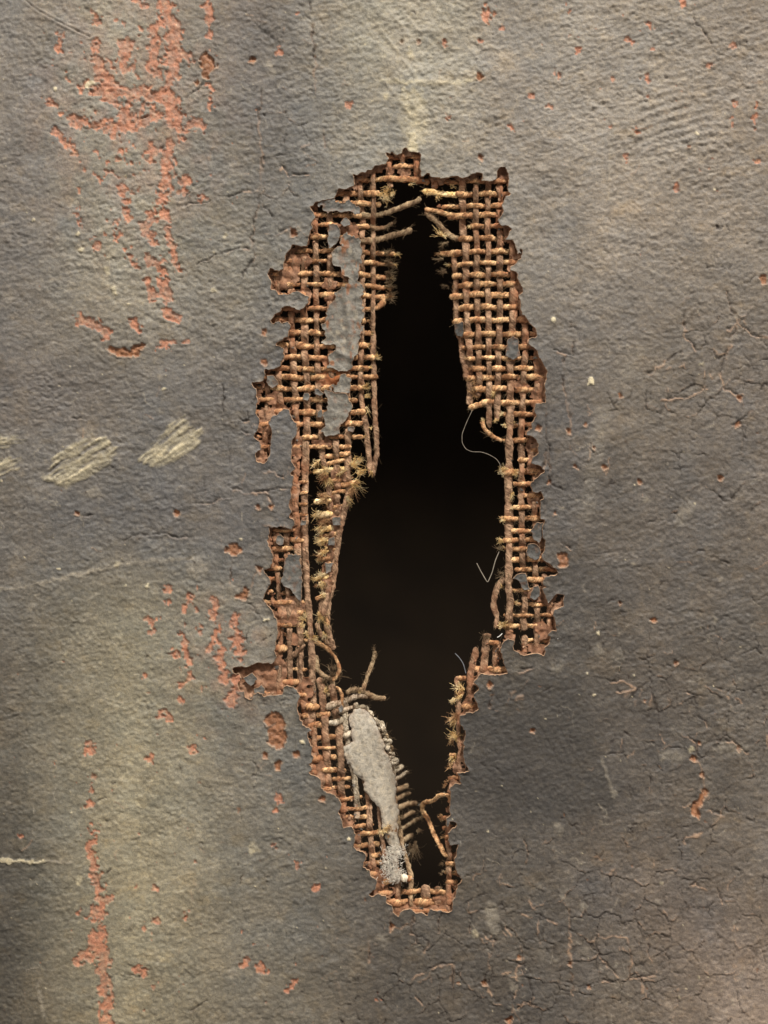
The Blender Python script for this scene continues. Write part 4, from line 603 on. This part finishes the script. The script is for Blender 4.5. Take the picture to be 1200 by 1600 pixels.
def tube(path, rad, nseg, flat=1.0, ply=0, pitch=14, amp=.12, phase=0, caps=True):
    """path Nx3 in px (x, y, z); returns verts, faces, uv"""
    P = np.asarray(path, float); n = len(P); tg = np.gradient(P, axis=0); tg /= np.linalg.norm(tg, axis=1)[:, None]+1e-9
    zax = np.array((0, 0, 1.0)); sd = np.cross(zax, tg); ln = np.linalg.norm(sd, axis=1)[:, None]; sd = np.where(ln > .05, sd/np.maximum(ln, 1e-6), (1, 0, 0)); up = np.cross(tg, sd)
    L = np.r_[0, np.cumsum(np.linalg.norm(np.diff(P, axis=0), axis=1))]; th = np.arange(nseg)*2*np.pi/nseg
    R = np.asarray(rad)[:, None]*np.ones((1, nseg))
    if ply:
        ph = th[None]-L[:, None]*2*np.pi/pitch+phase
        R = R*(1-amp+2*amp*np.abs(np.cos(ply*ph/2)))
    V = P[:, None]+sd[:, None]*(R*np.cos(th))[..., None]+up[:, None]*(R*np.sin(th)*flat)[..., None]; V = V.reshape(-1, 3)
    i = np.arange(n-1)[:, None]; j = np.arange(nseg)[None]; j2 = (j+1) % nseg
    F = np.stack([i*nseg+j+0*i, i*nseg+j2, (i+1)*nseg+j2, (i+1)*nseg+j], -1).reshape(-1, 4)
    tw = (th[None]/(2*np.pi)-L[:, None]/pitch*(1 if ply else .25)); uv = np.stack([np.repeat(L[:, None], nseg, 1), tw+0*L[:, None]], -1).reshape(-1, 2)
    return V, F, uv, L
def build_threads(lst, name):
    for t in lst:
        n = len(t.t); amp = 3.1; z = np.zeros(n); cr = sorted(t.cross)
        if cr and not t.free:
            ts = np.array([c[0] for c in cr]); sg = np.array([c[1] for c in cr], float)
            ts = np.r_[ts[0]-16, ts, ts[-1]+16]; sg = np.r_[0, sg, 0]; k = np.clip(np.searchsorted(ts, t.t)-1, 0, len(ts)-2); u = np.clip((t.t-ts[k])/np.maximum(ts[k+1]-ts[k], .1), 0, 1); u = .5-.5*np.cos(np.pi*u); z = amp*(sg[k]*(1-u)+sg[k+1]*u)
        elif t.free: z = np.full(n, .5)
        base = -11.6+t.dz+bend(t.xy[:, 0], t.xy[:, 1]); path = np.column_stack([t.xy, base+z])
        u = t.t; rad = (.9 if t.kind == 'weft' else 1.0)*t.r*(1+.16*vnoise(u, u*0+t.seed*3.1, 13, seed=311)+.09*vnoise(u, u*0+t.seed, 5, seed=312))
        over = z/amp; rad = rad*(1+.10*over) if t.kind == 'weft' else rad*(1-.06*over)
        for e, tp in ((0, t.taper[0]), (1, t.taper[1])):
            dd = u if e == 0 else u[-1]-u; tl = max(tp, 2.4); rad = rad*np.clip(.28+.72*np.sqrt(np.clip(dd/tl, 0, 1)), 0, 1)
        V, F, uv, L = tube(path, rad, 12, (.66 if t.kind == 'weft' else .50), 2, 15 if t.kind == 'weft' else 26, .11 if t.kind == 'weft' else .06, t.seed)
        nn = len(path); c0 = len(V); V = np.vstack([V, path[0], path[-1]]); uv = np.vstack([uv, (0, 0), (L[-1], 0)]); j = np.arange(12); j2 = (j+1) % 12
        cap = np.concatenate([np.stack([j2, j, np.full(12, c0), np.full(12, c0)], 1), np.stack([(nn-1)*12+j, (nn-1)*12+j2, np.full(12, c0+1), np.full(12, c0+1)], 1)])
        sd_ = t.seed*7.3; V0_ = V.copy(); V[:, 0] += .6*vnoise(V0_[:, 0]+sd_, V0_[:, 1]+V0_[:, 2], 2.9, seed=321); V[:, 1] += .6*vnoise(V0_[:, 0]+sd_, V0_[:, 1]+V0_[:, 2], 2.7, seed=322); V[:, 2] += .7*vnoise(V0_[:, 0]+sd_, V0_[:, 1]+V0_[:, 2], 3.3, seed=323)
        d = dist_cache(V[:, 0], V[:, 1]); st = np.clip(sstep(-22, -1, d)*.6+.35*fbm(V[:, 0], V[:, 1], 22, 22, 331, 2), 0, .8)*(0.5 if t.mat in (M_STRAW, M_DULL) else 1)
        mat = t.mat or (M_WARP if t.kind == 'warp' else M_WEFT)
        VW = W3(V[:, 0], V[:, 1], V[:, 2])
        me_f = F
        o = mesh_obj(name, VW, np.vstack([me_f, cap[:, [0, 1, 2, 2]]])[:len(F)], mat, ROOT, stain=st, uv=uv)
        # fibres lifting off the yarn
        for _ in range(int(L[-1]*(.5 if t.kind == 'weft' else .3))):
            k = random.randrange(2, max(3, nn-2)); 
            if dist_cache([path[k][0]], [path[k][1]])[0] > -2: continue
            FIB.append((path[k], (path[min(k+2, nn-1)]-path[k-2]), rad[k], t.kind))
        for e in (0, 1):
            if t.fray[e]:
                p = path[-1] if e else path[0]; q = path[-5] if e and nn > 5 else path[min(4, nn-1)] if not e else path[0]; ALL_ENDS.append((p, p-q, t.r, t.mat or M_WEFT))
build_threads(warps, "warp_thread"); build_threads(wefts, "weft_thread")

# ---------------------------------------------------------------- loose fibres and frayed tufts
def fibre_path(p, d, length, curl, n=7):
    d = np.array(d, float); d /= np.linalg.norm(d)+1e-9; out = [np.array(p, float)]; ax = RNG.normal(size=3)*.8; ax[2] *= .5; k = curl*RNG.uniform(.3, 1)
    for _ in range(n):
        d = d+np.cross(ax, d)*k/n*2+RNG.normal(size=3)*.05; d /= np.linalg.norm(d); out.append(out[-1]+d*length/n)
    return out
def merge_tubes(items, nseg=3):
    Vs, Fs, Us, off = [], [], [], 0
    for path, r in items:
        n = len(path); rad = r*np.linspace(1, .45, n); V, F, uv, L = tube(path, rad, nseg); Vs.append(V); Fs.append(F+off); Us.append(uv); off += len(V)
    V = np.vstack(Vs); return W3(V[:, 0], V[:, 1], V[:, 2]), np.vstack(Fs), np.vstack(Us)
items = []
for p, tg, r, kind in FIB:
    a = RNG.uniform(0, 2*np.pi); tg = tg/(np.linalg.norm(tg)+1e-9); sd = np.cross((0, 0, 1), tg); off = sd*np.cos(a)*r*.95+np.array((0, 0, 1))*abs(np.sin(a))*r*.75
    d = tg*RNG.choice([-1, 1])+off/r*RNG.uniform(.1, .75); items.append((fibre_path(p+off*.92, d, RNG.uniform(5, 15), .9, 6), RNG.uniform(.22, .42)))
V, F, U = merge_tubes(items); tag(mesh_obj("loose_fibre", V, F, M_DULL, ROOT, stain=np.zeros(len(V)), uv=U), kind='stuff')
def tuft(x, y, ang, length, n, spread, mat, z=None, r=.55, curl=.9, base=3.0, name="frayed_tuft"):
    """brush of fibres leaving (x, y); ang in degrees, 0 = right, 90 = up"""
    z = float(bend(x, y))-9 if z is None else z; it = []
    nc = max(2, n//8); n = int(n*1.8)
    ang += random.gauss(0, 6); cl = [(ang+random.gauss(0, spread*.5), random.uniform(-base, base)*1.1, random.uniform(-base, base)*1.1, random.uniform(.35, 1.1)) for _ in range(nc)]
    for _ in range(n):
        ca, cx, cy, cl_ = random.choice(cl); a = math.radians(ca+random.gauss(0, 5+spread*.10)); d = (math.cos(a), -math.sin(a), random.uniform(-.2, .5)); o = (x+cx+random.uniform(-1.2, 1.2), y+cy+random.uniform(-1.2, 1.2), z+random.uniform(-2, 2))
        it.append((fibre_path(o, d, length*cl_*random.uniform(.4, 1.25), curl*1.4, 6), r*random.uniform(.35, .95)))
    V, F, U = merge_tubes(it, 3); return mesh_obj(name, V, F, mat, ROOT, stain=np.zeros(len(V)), uv=U)
for p, d, r, mat in ALL_ENDS:
    a = math.degrees(math.atan2(-d[1], d[0])); tuft(p[0], p[1], a, 9, 22, 26, mat if mat is M_DULL else (M_STRAW if random.random() < .45 else M_WEFT), z=p[2], r=.5, base=r*.55)
S_ = M_STRAW
tuft(598, 302, 15, 22, 70, 55, S_, curl=2.2, base=7); tuft(612, 300, 100, 13, 45, 80, S_, curl=2.4, base=7); tuft(592, 298, -25, 22, 10, 20, S_, r=.9); tuft(640, 284, -10, 16, 14, 14, S_, r=.6)
tuft(672, 296, 190, 10, 22, 26, S_); tuft(684, 305, -70, 9, 12, 30, S_); tuft(706, 285, -60, 9, 12, 60, S_); tuft(606, 347, 200, 14, 18, 40, M_DULL)
tuft(696, 366, 155, 22, 26, 16, S_, curl=.7); tuft(700, 374, 200, 16, 20, 30, M_DULL); tuft(692, 400, 150, 14, 22, 50, M_DULL); tuft(700, 418, 190, 14, 24, 50, M_DULL); tuft(702, 440, 180, 12, 24, 50, M_DULL)
for y in (388, 404, 420, 432, 441, 452, 460): tuft(604, y, 8+random.uniform(-12, 12), 20, 30, 20, M_DULL, curl=.8)
tuft(604, 458, 30, 12, 30, 18, M_WEFT); tuft(572, 538, -15, 10, 26, 25, S_); tuft(585, 556, 25, 12, 34, 22, S_); tuft(570, 604, 25, 12, 30, 25, S_); tuft(572, 620, 20, 11, 34, 45, S_); tuft(570, 636, -50, 18, 6, 20, S_, r=.7); tuft(578, 670, 80, 14, 8, 50, S_)
tuft(582, 738, -95, 10, 24, 12, S_, base=2.5)
# big straw bursts on the twisted strip
for x, y, a, L_, n, sp in [(512, 736, 185, 22, 60, 14), (508, 742, 240, 20, 50, 30), (512, 748, -80, 20, 40, 20), (497, 722, 235, 15, 30, 20), (550, 728, 15, 20, 60, 35), (562, 735, -40, 16, 40, 50), (556, 717, 10, 12, 40, 18), (552, 752, -50, 20, 46, 26), (548, 762, -80, 18, 40, 30), (512, 780, 180, 22, 60, 14), (500, 800, 225, 15, 40, 18), (512, 812, 220, 20, 60, 26), (505, 826, 235, 18, 50, 30), (506, 845, 200, 20, 60, 24), (508, 858, 215, 16, 40, 34), (504, 872, 200, 14, 40, 50), (505, 902, 185, 18, 40, 22), (503, 912, -80, 14, 40, 30), (505, 930, 190, 12, 20, 26), (530, 742, 30, 22, 26, 60), (545, 778, -60, 14, 36, 60)]:
    tuft(x, y, a, L_, n, sp, S_ if random.random() < .75 else M_WEFT, curl=1.1, base=4, z=float(bend(x, y))-5)
for x, y, a, L_, n, sp in [(476, 968, 110, 16, 60, 40), (474, 975, 250, 16, 50, 30), (476, 990, -60, 14, 40, 14), (486, 998, 0, 18, 40, 14), (500, 960, -80, 32, 40, 10), (506, 990, -70, 16, 20, 22), (505, 1080, 30, 12, 24, 40)]: tuft(x, y, a, L_, n, sp, S_, curl=.8, base=3)
tuft(510, 1065, 60, 20, 60, 80, M_DULL, curl=2.5, base=7); tuft(520, 1052, 70, 22, 50, 60, M_DULL, curl=2, base=7); tuft(559, 1086, 85, 10, 18, 10, S_, base=2)
# right side
tuft(740, 612, 240, 16, 50, 60, M_WEFT, curl=2, base=6); tuft(738, 598, 60, 14, 20, 60, M_WEFT, curl=2); tuft(770, 612, 250, 12, 30, 30, S_); tuft(776, 655, 270, 8, 24, 14, S_); tuft(792, 664, 180, 9, 24, 40, S_); tuft(737, 638, 180, 8, 20, 30, M_DULL); tuft(802, 662, 200, 10, 12, 60, S_)
tuft(790, 736, 185, 14, 70, 16, S_, base=4); tuft(800, 738, -20, 12, 30, 16, S_, base=4); tuft(803, 772, 250, 10, 30, 50, S_); tuft(790, 810, 190, 9, 34, 22, S_); tuft(786, 844, 190, 8, 24, 20, S_); tuft(782, 856, 170, 14, 26, 40, M_DULL, curl=1.6); tuft(784, 900, 190, 20, 22, 40, M_DULL, curl=1.5, r=.35); tuft(798, 906, 240, 7, 24, 60, S_); tuft(784, 915, 260, 10, 16, 30, S_)
tuft(786, 976, 10, 22, 50, 14, S_); tuft(784, 978, 130, 10, 14, 40, S_); tuft(780, 980, 200, 6, 20, 40, S_); tuft(762, 994, 120, 18, 26, 60, M_DULL, curl=2, r=.35); tuft(803, 920, -80, 8, 8, 40, S_); tuft(808, 943, 20, 7, 14, 50, S_)
tuft(722, 1078, 150, 20, 34, 14, S_, r=.7, curl=1.3); tuft(724, 1087, 190, 22, 26, 8, S_, r=.7, curl=.9); tuft(710, 1092, 240, 9, 30, 26, S_); tuft(717, 1118, 230, 22, 60, 18, M_WEFT); tuft(712, 1128, 220, 14, 34, 24, S_)
tuft(716, 1150, 200, 22, 60, 26, S_, curl=1.6, base=4); tuft(708, 1150, 250, 16, 40, 26, M_WEFT); tuft(708, 1186, 265, 12, 50, 18, S_, base=5); tuft(706, 1198, 200, 10, 34, 60, M_WEFT); tuft(700, 1226, 200, 8, 34, 50, M_WEFT); tuft(692, 1280, 230, 9, 34, 30, M_WEFT); tuft(696, 1298, 180, 7, 24, 30, M_WEFT); tuft(696, 1310, 190, 6, 24, 40, M_WEFT); tuft(694, 1352, 180, 6, 24, 40, M_DULL); tuft(694, 1366, 180, 6, 20, 40, M_DULL); tuft(688, 1390, 120, 7, 18, 40, M_DULL)
tuft(600, 1300, 130, 16, 40, 50, S_, curl=1.8, base=6, z=-6); tuft(612, 1304, 100, 12, 40, 50, M_WEFT, curl=2, base=7, z=-6); tuft(646, 1330, -75, 28, 70, 24, M_DULL, curl=.7, base=6, r=.45, z=-50); tuft(626, 1286, 60, 14, 14, 40, M_DULL); tuft(655, 1308, -40, 10, 30, 24, M_DULL, z=-60)
# ---------------------------------------------------------------- flakes of paint left on the threads
FL = [T('A1', (850, 930), (880, 920), (930, 945), (1020, 1000), (1035, 1060), (1020, 1150), (1030, 1250), (990, 1310), (1000, 1400), (1040, 1500), (1035, 1590)) + T('B2', (445, 60), (445, 200), (440, 330), (420, 400), (380, 480), (385, 600), (335, 690), (300, 740), (270, 770), (200, 760), (140, 745), (95, 720), (90, 610), (110, 560), (170, 530), (150, 490), (60, 480), (10, 465), (50, 390), (60, 330), (15, 275), (60, 250), (65, 180), (65, 120), (110, 70), (150, 20)) + T('A1', (760, 1560), (820, 1500), (880, 1470), (900, 1410), (840, 1360), (800, 1290), (730, 1250), (705, 1200), (720, 1140), (760, 1090), (830, 1060), (830, 1000)),
 T('B2', (240, 790), (280, 790), (330, 850), (330, 980), (280, 992), (180, 968), (110, 940), (190, 880), (200, 810)),
 T('B2', (40, 970), (100, 945), (170, 985), (270, 998), (290, 1050), (330, 1110), (325, 1180), (290, 1230), (250, 1290), (200, 1340), (200, 1420), (150, 1445), (90, 1430), (20, 1400), (50, 1330), (30, 1220), (80, 1180), (80, 1120), (100, 1050), (40, 1000)),
 T('B2', (290, 1350), (340, 1330), (360, 1360), (340, 1400), (290, 1390)), T('A1', (590, 598), (700, 572), (740, 572), (790, 600), (850, 600), (910, 580), (940, 610), (1010, 660), (1010, 720), (960, 700), (880, 690), (830, 705), (780, 685), (720, 680), (670, 695), (630, 670), (610, 640)),
 T('A1', (690, 840), (780, 835), (800, 870), (800, 990), (760, 1040), (690, 1070), (680, 1000)), T('A1', (840, 770), (880, 760), (905, 800), (900, 850), (850, 850), (820, 810)), T('B1', (560, 1000), (600, 990), (630, 1030), (600, 1080), (550, 1060)),
 T('B1', (185, 820), (240, 815), (295, 860), (300, 900), (240, 935), (200, 920), (175, 870)), T('B1', (710, 1200), (740, 1165), (770, 1210), (740, 1250), (705, 1240)), T('B1', (680, 960), (720, 950), (770, 990), (740, 1020), (680, 1010)), T('B3', (600, 600), (620, 440), (680, 410), (730, 440), (740, 600), (680, 640), (640, 620)),
 T('C1', (290, 880), (330, 870), (360, 910), (345, 970), (310, 980), (280, 950)), T('C1', (410, 1080), (450, 1060), (530, 1080), (535, 1310), (550, 1450), (530, 1560), (460, 1490), (430, 1430), (330, 1380), (350, 1220), (370, 1150)),
 T('C3', (690, 780), (740, 740), (780, 750), (780, 890), (740, 960), (680, 900), (660, 840)), T('C3', (640, 970), (700, 960), (750, 990), (760, 1080), (720, 1135), (650, 1120), (610, 1060)), T('C3', (480, 1320), (520, 1280), (600, 1275), (620, 1340), (650, 1430), (590, 1450), (540, 1360)),
 T('C3', (690, 1400), (755, 1410), (750, 1500), (700, 1550), (650, 1520)), T('D1', (0, 960), (90, 930), (150, 1000), (170, 1070), (90, 1130), (60, 1080), (0, 1040)), T('C1', (860, 690), (940, 680), (950, 760), (870, 780)), T('C1', (780, 1180), (860, 1170), (840, 1260), (790, 1280)), T('C1', (830, 910), (880, 900), (880, 980), (830, 980)), T('C1', (535, 720), (590, 720), (590, 770), (530, 770)), T('B3', (70, 250), (150, 245), (175, 300), (150, 390), (100, 380), (70, 320)),
 [(380, 1060), (395, 1052), (402, 1062), (392, 1072)], [(398, 1078), (410, 1070), (414, 1084), (402, 1090)], T('D1', (930, 1080), (960, 1040), (980, 1080), (960, 1130))]
for k_, poly in enumerate(FL):
    p = np.array(poly); x0, y0 = p.min(0)-5; x1, y1 = p.max(0)+5; xx, yy = np.meshgrid(np.arange(x0, x1, 1.25), np.arange(y0, y1, 1.25)); qx, qy = warp_q(xx, yy, 2.1 if k_ in (0, 1, 2, 4) else 1.25 if len(poly) > 9 else .9); d = sdf(qx, qy, poly)
    cx, cy = p.mean(0); tx, ty = random.uniform(-.03, .03), random.uniform(-.05, .02); big = k_ in (0, 2)
    zb = np.maximum(sheet(xx, yy)-2.2, bend(xx, yy)-3.0) if k_ not in (23,) else bend(xx, yy)-4
    if k_ in (19, 20, 21): zb = bend(xx, yy)-3.5
    hh = zb+tx*(xx-cx)+ty*(yy-cy)+1.8*np.exp(-np.clip(d, 0, 50)/4)+.9*fbm(xx, yy, 14, 14, 401+k_, 3)+.4*fbm(xx, yy, 4, 4, 402, 2)+.5*np.cos(xx*2*np.pi/20+.4)+.3*np.cos(yy*2*np.pi/18.5)
    if k_ == 0: hh = hh+2.6*np.exp(-((xx-(545+.10*(yy-500)))/5)**2)*sstep(440, 480, yy)-1.5*np.exp(-((xx-(536+.1*(yy-500)))/6)**2)*sstep(440, 480, yy)+2*np.exp(-((yy-550-.5*(xx-530))/5)**2)
    base = srgb(120, 117, 111) if x0 < 600 else srgb(98, 96, 92)
    if k_ in (0, 1, 2): base = srgb(136, 131, 121)
    cc = (base*EK)*(1+.24*fbm(xx, yy, 14, 10, 411, 3)[..., None]+.2*fbm(xx, yy, 4, 4, 412, 2)[..., None]); wm = (sstep(.2, .7, fbm(xx, yy, 9, 9, 415, 3))*.35)[..., None]; cc = cc*(1-wm)+C_BROWN*.8*wm
    if k_ == 0: m = (sstep(.55, .9, fbm(xx, yy, 10, 14, 413, 2))*.6)[..., None]; cc = cc*(1-m)+C_PALE*m; q = (sstep(.5, .75, fbm(xx, yy, 8, 16, 414, 2))*sstep(20, 4, d))[..., None]; cc = cc*(1-q)+C_BROWN*q
    plate("paint_flake", xx, yy, d, hh, np.clip(cc, .01, 1), M_PAINT, ROOT, thick=2.2, out=.6, rim_col=C_PEACH*.85, rim_mat=M_GROUND)
# pale back of the folded-over flap
poly = T('D2', (430, 700), (470, 610), (540, 590), (600, 610), (650, 640), (680, 690), (740, 830), (790, 920), (830, 1050), (870, 1200), (910, 1330), (930, 1480)) + T('E1', (895, 590), (915, 680), (905, 760), (905, 830), (920, 900), (935, 980), (900, 1040), (850, 1020), (815, 940), (775, 860), (755, 790), (740, 640), (700, 580), (640, 530), (590, 470), (590, 380), (540, 330), (470, 260), (430, 190), (400, 100), (410, 50)) + T('D2', (390, 1000), (430, 950), (470, 920), (450, 820), (460, 750))
p = np.array(poly); x0, y0 = p.min(0)-5; x1, y1 = p.max(0)+5; xx, yy = np.meshgrid(np.arange(x0, x1, 1.6), np.arange(y0, y1, 1.6)); qx, qy = warp_q(xx, yy, 1.3); d = sdf(qx, qy, poly)
hh = bend(xx, yy)*.6-3.5+.6*fbm(xx, yy, 22, 40, 421, 3)+.25*fbm(xx, yy, 4, 5, 422, 2)+1.0*np.cos((xx-.28*yy)*2*np.pi/19)*.5-3*np.exp(-np.clip(d, 0, 50)/2.5)
cc = srgb(198, 188, 170)*EK*(1+.07*fbm(xx, yy, 20, 30, 431, 3)[..., None]); pit = sstep(.62, .8, fbm(xx, yy, 3.4, 5.5, 432, 2))[..., None]; us, vs = rot(xx, yy, 76); stk = fbm(us, vs, 40, 3.2, 434, 3)[..., None]; cc = cc*(1+.09*stk)*(1-pit*.35); de = np.exp(-np.clip(d, 0, 60)/7)[..., None]*sstep(-.6, .5, fbm(xx, yy, 9, 9, 435, 2))[..., None]; cc = cc*(1-.45*de)+srgb(150, 118, 92)*EK*.45*de; hh = hh+.7*stk[..., 0]-1.6*np.exp(-((d-7-3*vnoise(xx, yy, 20, seed=436))/1.3)**2)*(xx < 575)*sstep(-.2, .4, vnoise(xx, yy, 26, seed=437)); hh = hh-.7*pit[..., 0]+.5*fbm(xx, yy, 3, 6, 433, 2)
o = plate("folded_flap", xx, yy, d, hh, np.clip(cc, .01, 1), M_PAINT, ROOT, thick=3.5, out=.8, rim_col=srgb(120, 96, 78)*EK, rim_mat=M_GROUND); o['label'] = "pale grey face of the flap folded back into the hole"

# crumbs of paint and ground stuck on the threads
AT = np.vstack([t.xy for t in warps+wefts]); RC = np.random.RandomState(77); VV = []; FF = []; CC = []; off = 0
for _ in range(9000):
    x, y = RC.uniform(395, 880), RC.uniform(235, 1430); d = float(dist_cache([x], [y])[0])
    if ((AT[:, 0]-x)**2+(AT[:, 1]-y)**2).min() > 16: continue
    if d > -2 or d < -60 or RC.uniform() > math.exp((d+2)/13): continue
    n = RC.randint(5, 8); th = np.sort(RC.uniform(0, 2*np.pi, n)); r = RC.uniform(.8, 2.6)*(1 if RC.uniform() < .85 else 1.7); z = float(bend(x, y))-8.5+RC.uniform(-3, 2.5); tl = RC.uniform(-.5, .5, 2)
    px = np.cos(th)*r*RC.uniform(.6, 1.2, n); py = np.sin(th)*r*RC.uniform(.6, 1.2, n); top = np.column_stack([x+px, y+py, z+tl[0]*px+tl[1]*py]); bot = top*(1, 1, 1)-(0, 0, 1.4)
    c = np.array([x, y, z+.3]); VV.append(np.vstack([c, top, bot])); i = np.arange(n); j = (i+1) % n; z0 = np.zeros(n, int)
    FF.append(off+np.vstack([np.column_stack([z0, 1+i, 1+j]), np.column_stack([1+i, 1+n+i, 1+n+j]), np.column_stack([1+i, 1+n+j, 1+j])])); off += 2*n+1
    q = RC.uniform(); col_ = (srgb(128, 122, 114) if q < .3 else srgb(170, 120, 92) if q < .75 else srgb(200, 160, 128))*EK*RC.uniform(.7, 1.15); CC.append(np.tile(col_, (2*n+1, 1)))
V = np.vstack(VV); tag(mesh_obj("paint_crumbs", W3(V[:, 0], V[:, 1], V[:, 2]), np.vstack(FF), M_GROUND, ROOT, cols=np.vstack(CC), smooth=False), kind='stuff')

# ---------------------------------------------------------------- separate things: hairs, lint, crumb
def hair(name, pts, r, mat, label, cat, group=None):
    p = np.array([(q[0], q[1], q[2] if len(q) > 2 else -2) for q in pts], float); L = np.r_[0, np.cumsum(np.linalg.norm(np.diff(p, axis=0), axis=1))]; t = np.linspace(0, L[-1], max(8, int(L[-1]/2)))
    q = np.stack([np.interp(t, L, p[:, a]) for a in range(3)], 1)
    for _ in range(3): q[1:-1] = (q[:-2]+q[1:-1]*2+q[2:])/4
    V, F, uv, _ = tube(q, np.full(len(q), r), 5); o = mesh_obj(name, W3(V[:, 0], V[:, 1], V[:, 2]), F, mat, uv=uv, stain=np.zeros(len(V))); tag(o, label, cat, group); return o
hair("hair", T('RC', (0, 0))[:0]+[(738, 641), (729, 660), (722, 678), (722, 692), (728, 702), (738, 706), (752, 706), (764, 710), (776, 717), (782, 726), (783, 738)], .42, M_HAIR, "fine long hair looping across the dark hole below the right weave", "hair")
hair("hair", [(745, 880), (751, 892), (762, 911), (769, 895), (774, 876), (780, 862)], .8, M_HAIR, "stiff V-shaped hair standing out at the right rim of the hole", "hair")
hair("fibre", [(711, 1021), (718, 1028), (724, 1037), (728, 1052)], .8, M_BLUEHAIR, "short blue-grey fibre sticking up at the lower right rim of the hole", "fibre")
hair("fibre", [(856, 993), (862, 993), (866, 996), (872, 998, 3)], 1.0, M_WHITEHAIR, "short bright white fibre lying on the right paint edge", "fibre")
hair("fibre", [(777, 996), (780, 995), (785, 990)], .7, M_WHITEHAIR, "tiny white fibre caught at the top of cut threads on the right", "fibre")
it = []; R = random.Random(4)
for _ in range(1100):
    y = R.choice((1330, 1338, 1347, 1358, 1366, 1374))+R.gauss(0, 4); x = 612+(y-1322)*.05+R.gauss(0, 8)+4*math.sin(y/7); it.append((fibre_path((x, y, float(bend(x, y))*.4-3+R.uniform(-2, 3)), RNG.normal(size=3)*(1, 1, .4), R.uniform(3, 9), 5, 6), R.uniform(.2, .5)))
V, F, U = merge_tubes(it, 4); tag(mesh_obj("lint_clump", V, F, M_LINT, uv=U, stain=np.zeros(len(V))), "grey fluffy lint clump caught on the weave at the foot of the hole", "lint")
import bmesh
bm = bmesh.new(); bmesh.ops.create_icosphere(bm, subdivisions=3, radius=.0062)
for v in bm.verts:
    n_ = v.co.normalized(); m = max(abs(n_.x), abs(n_.y), abs(n_.z)); v.co = n_*.0056*(.55+.45/m)*(1+.06*math.sin(n_.x*7+n_.z*5)); v.co.x *= .85
me = bpy.data.meshes.new("plaster_crumb"); bm.to_mesh(me); bm.free(); me.materials.append(M_CRUMB); o = bpy.data.objects.new("plaster_crumb", me); COL.objects.link(o); o.location = w3(631.5, 1371.5, 1); o.rotation_euler = (.3, .25, .4)
tag(o, "small white plaster crumb resting beside the grey lint at the foot of the hole", "crumb")

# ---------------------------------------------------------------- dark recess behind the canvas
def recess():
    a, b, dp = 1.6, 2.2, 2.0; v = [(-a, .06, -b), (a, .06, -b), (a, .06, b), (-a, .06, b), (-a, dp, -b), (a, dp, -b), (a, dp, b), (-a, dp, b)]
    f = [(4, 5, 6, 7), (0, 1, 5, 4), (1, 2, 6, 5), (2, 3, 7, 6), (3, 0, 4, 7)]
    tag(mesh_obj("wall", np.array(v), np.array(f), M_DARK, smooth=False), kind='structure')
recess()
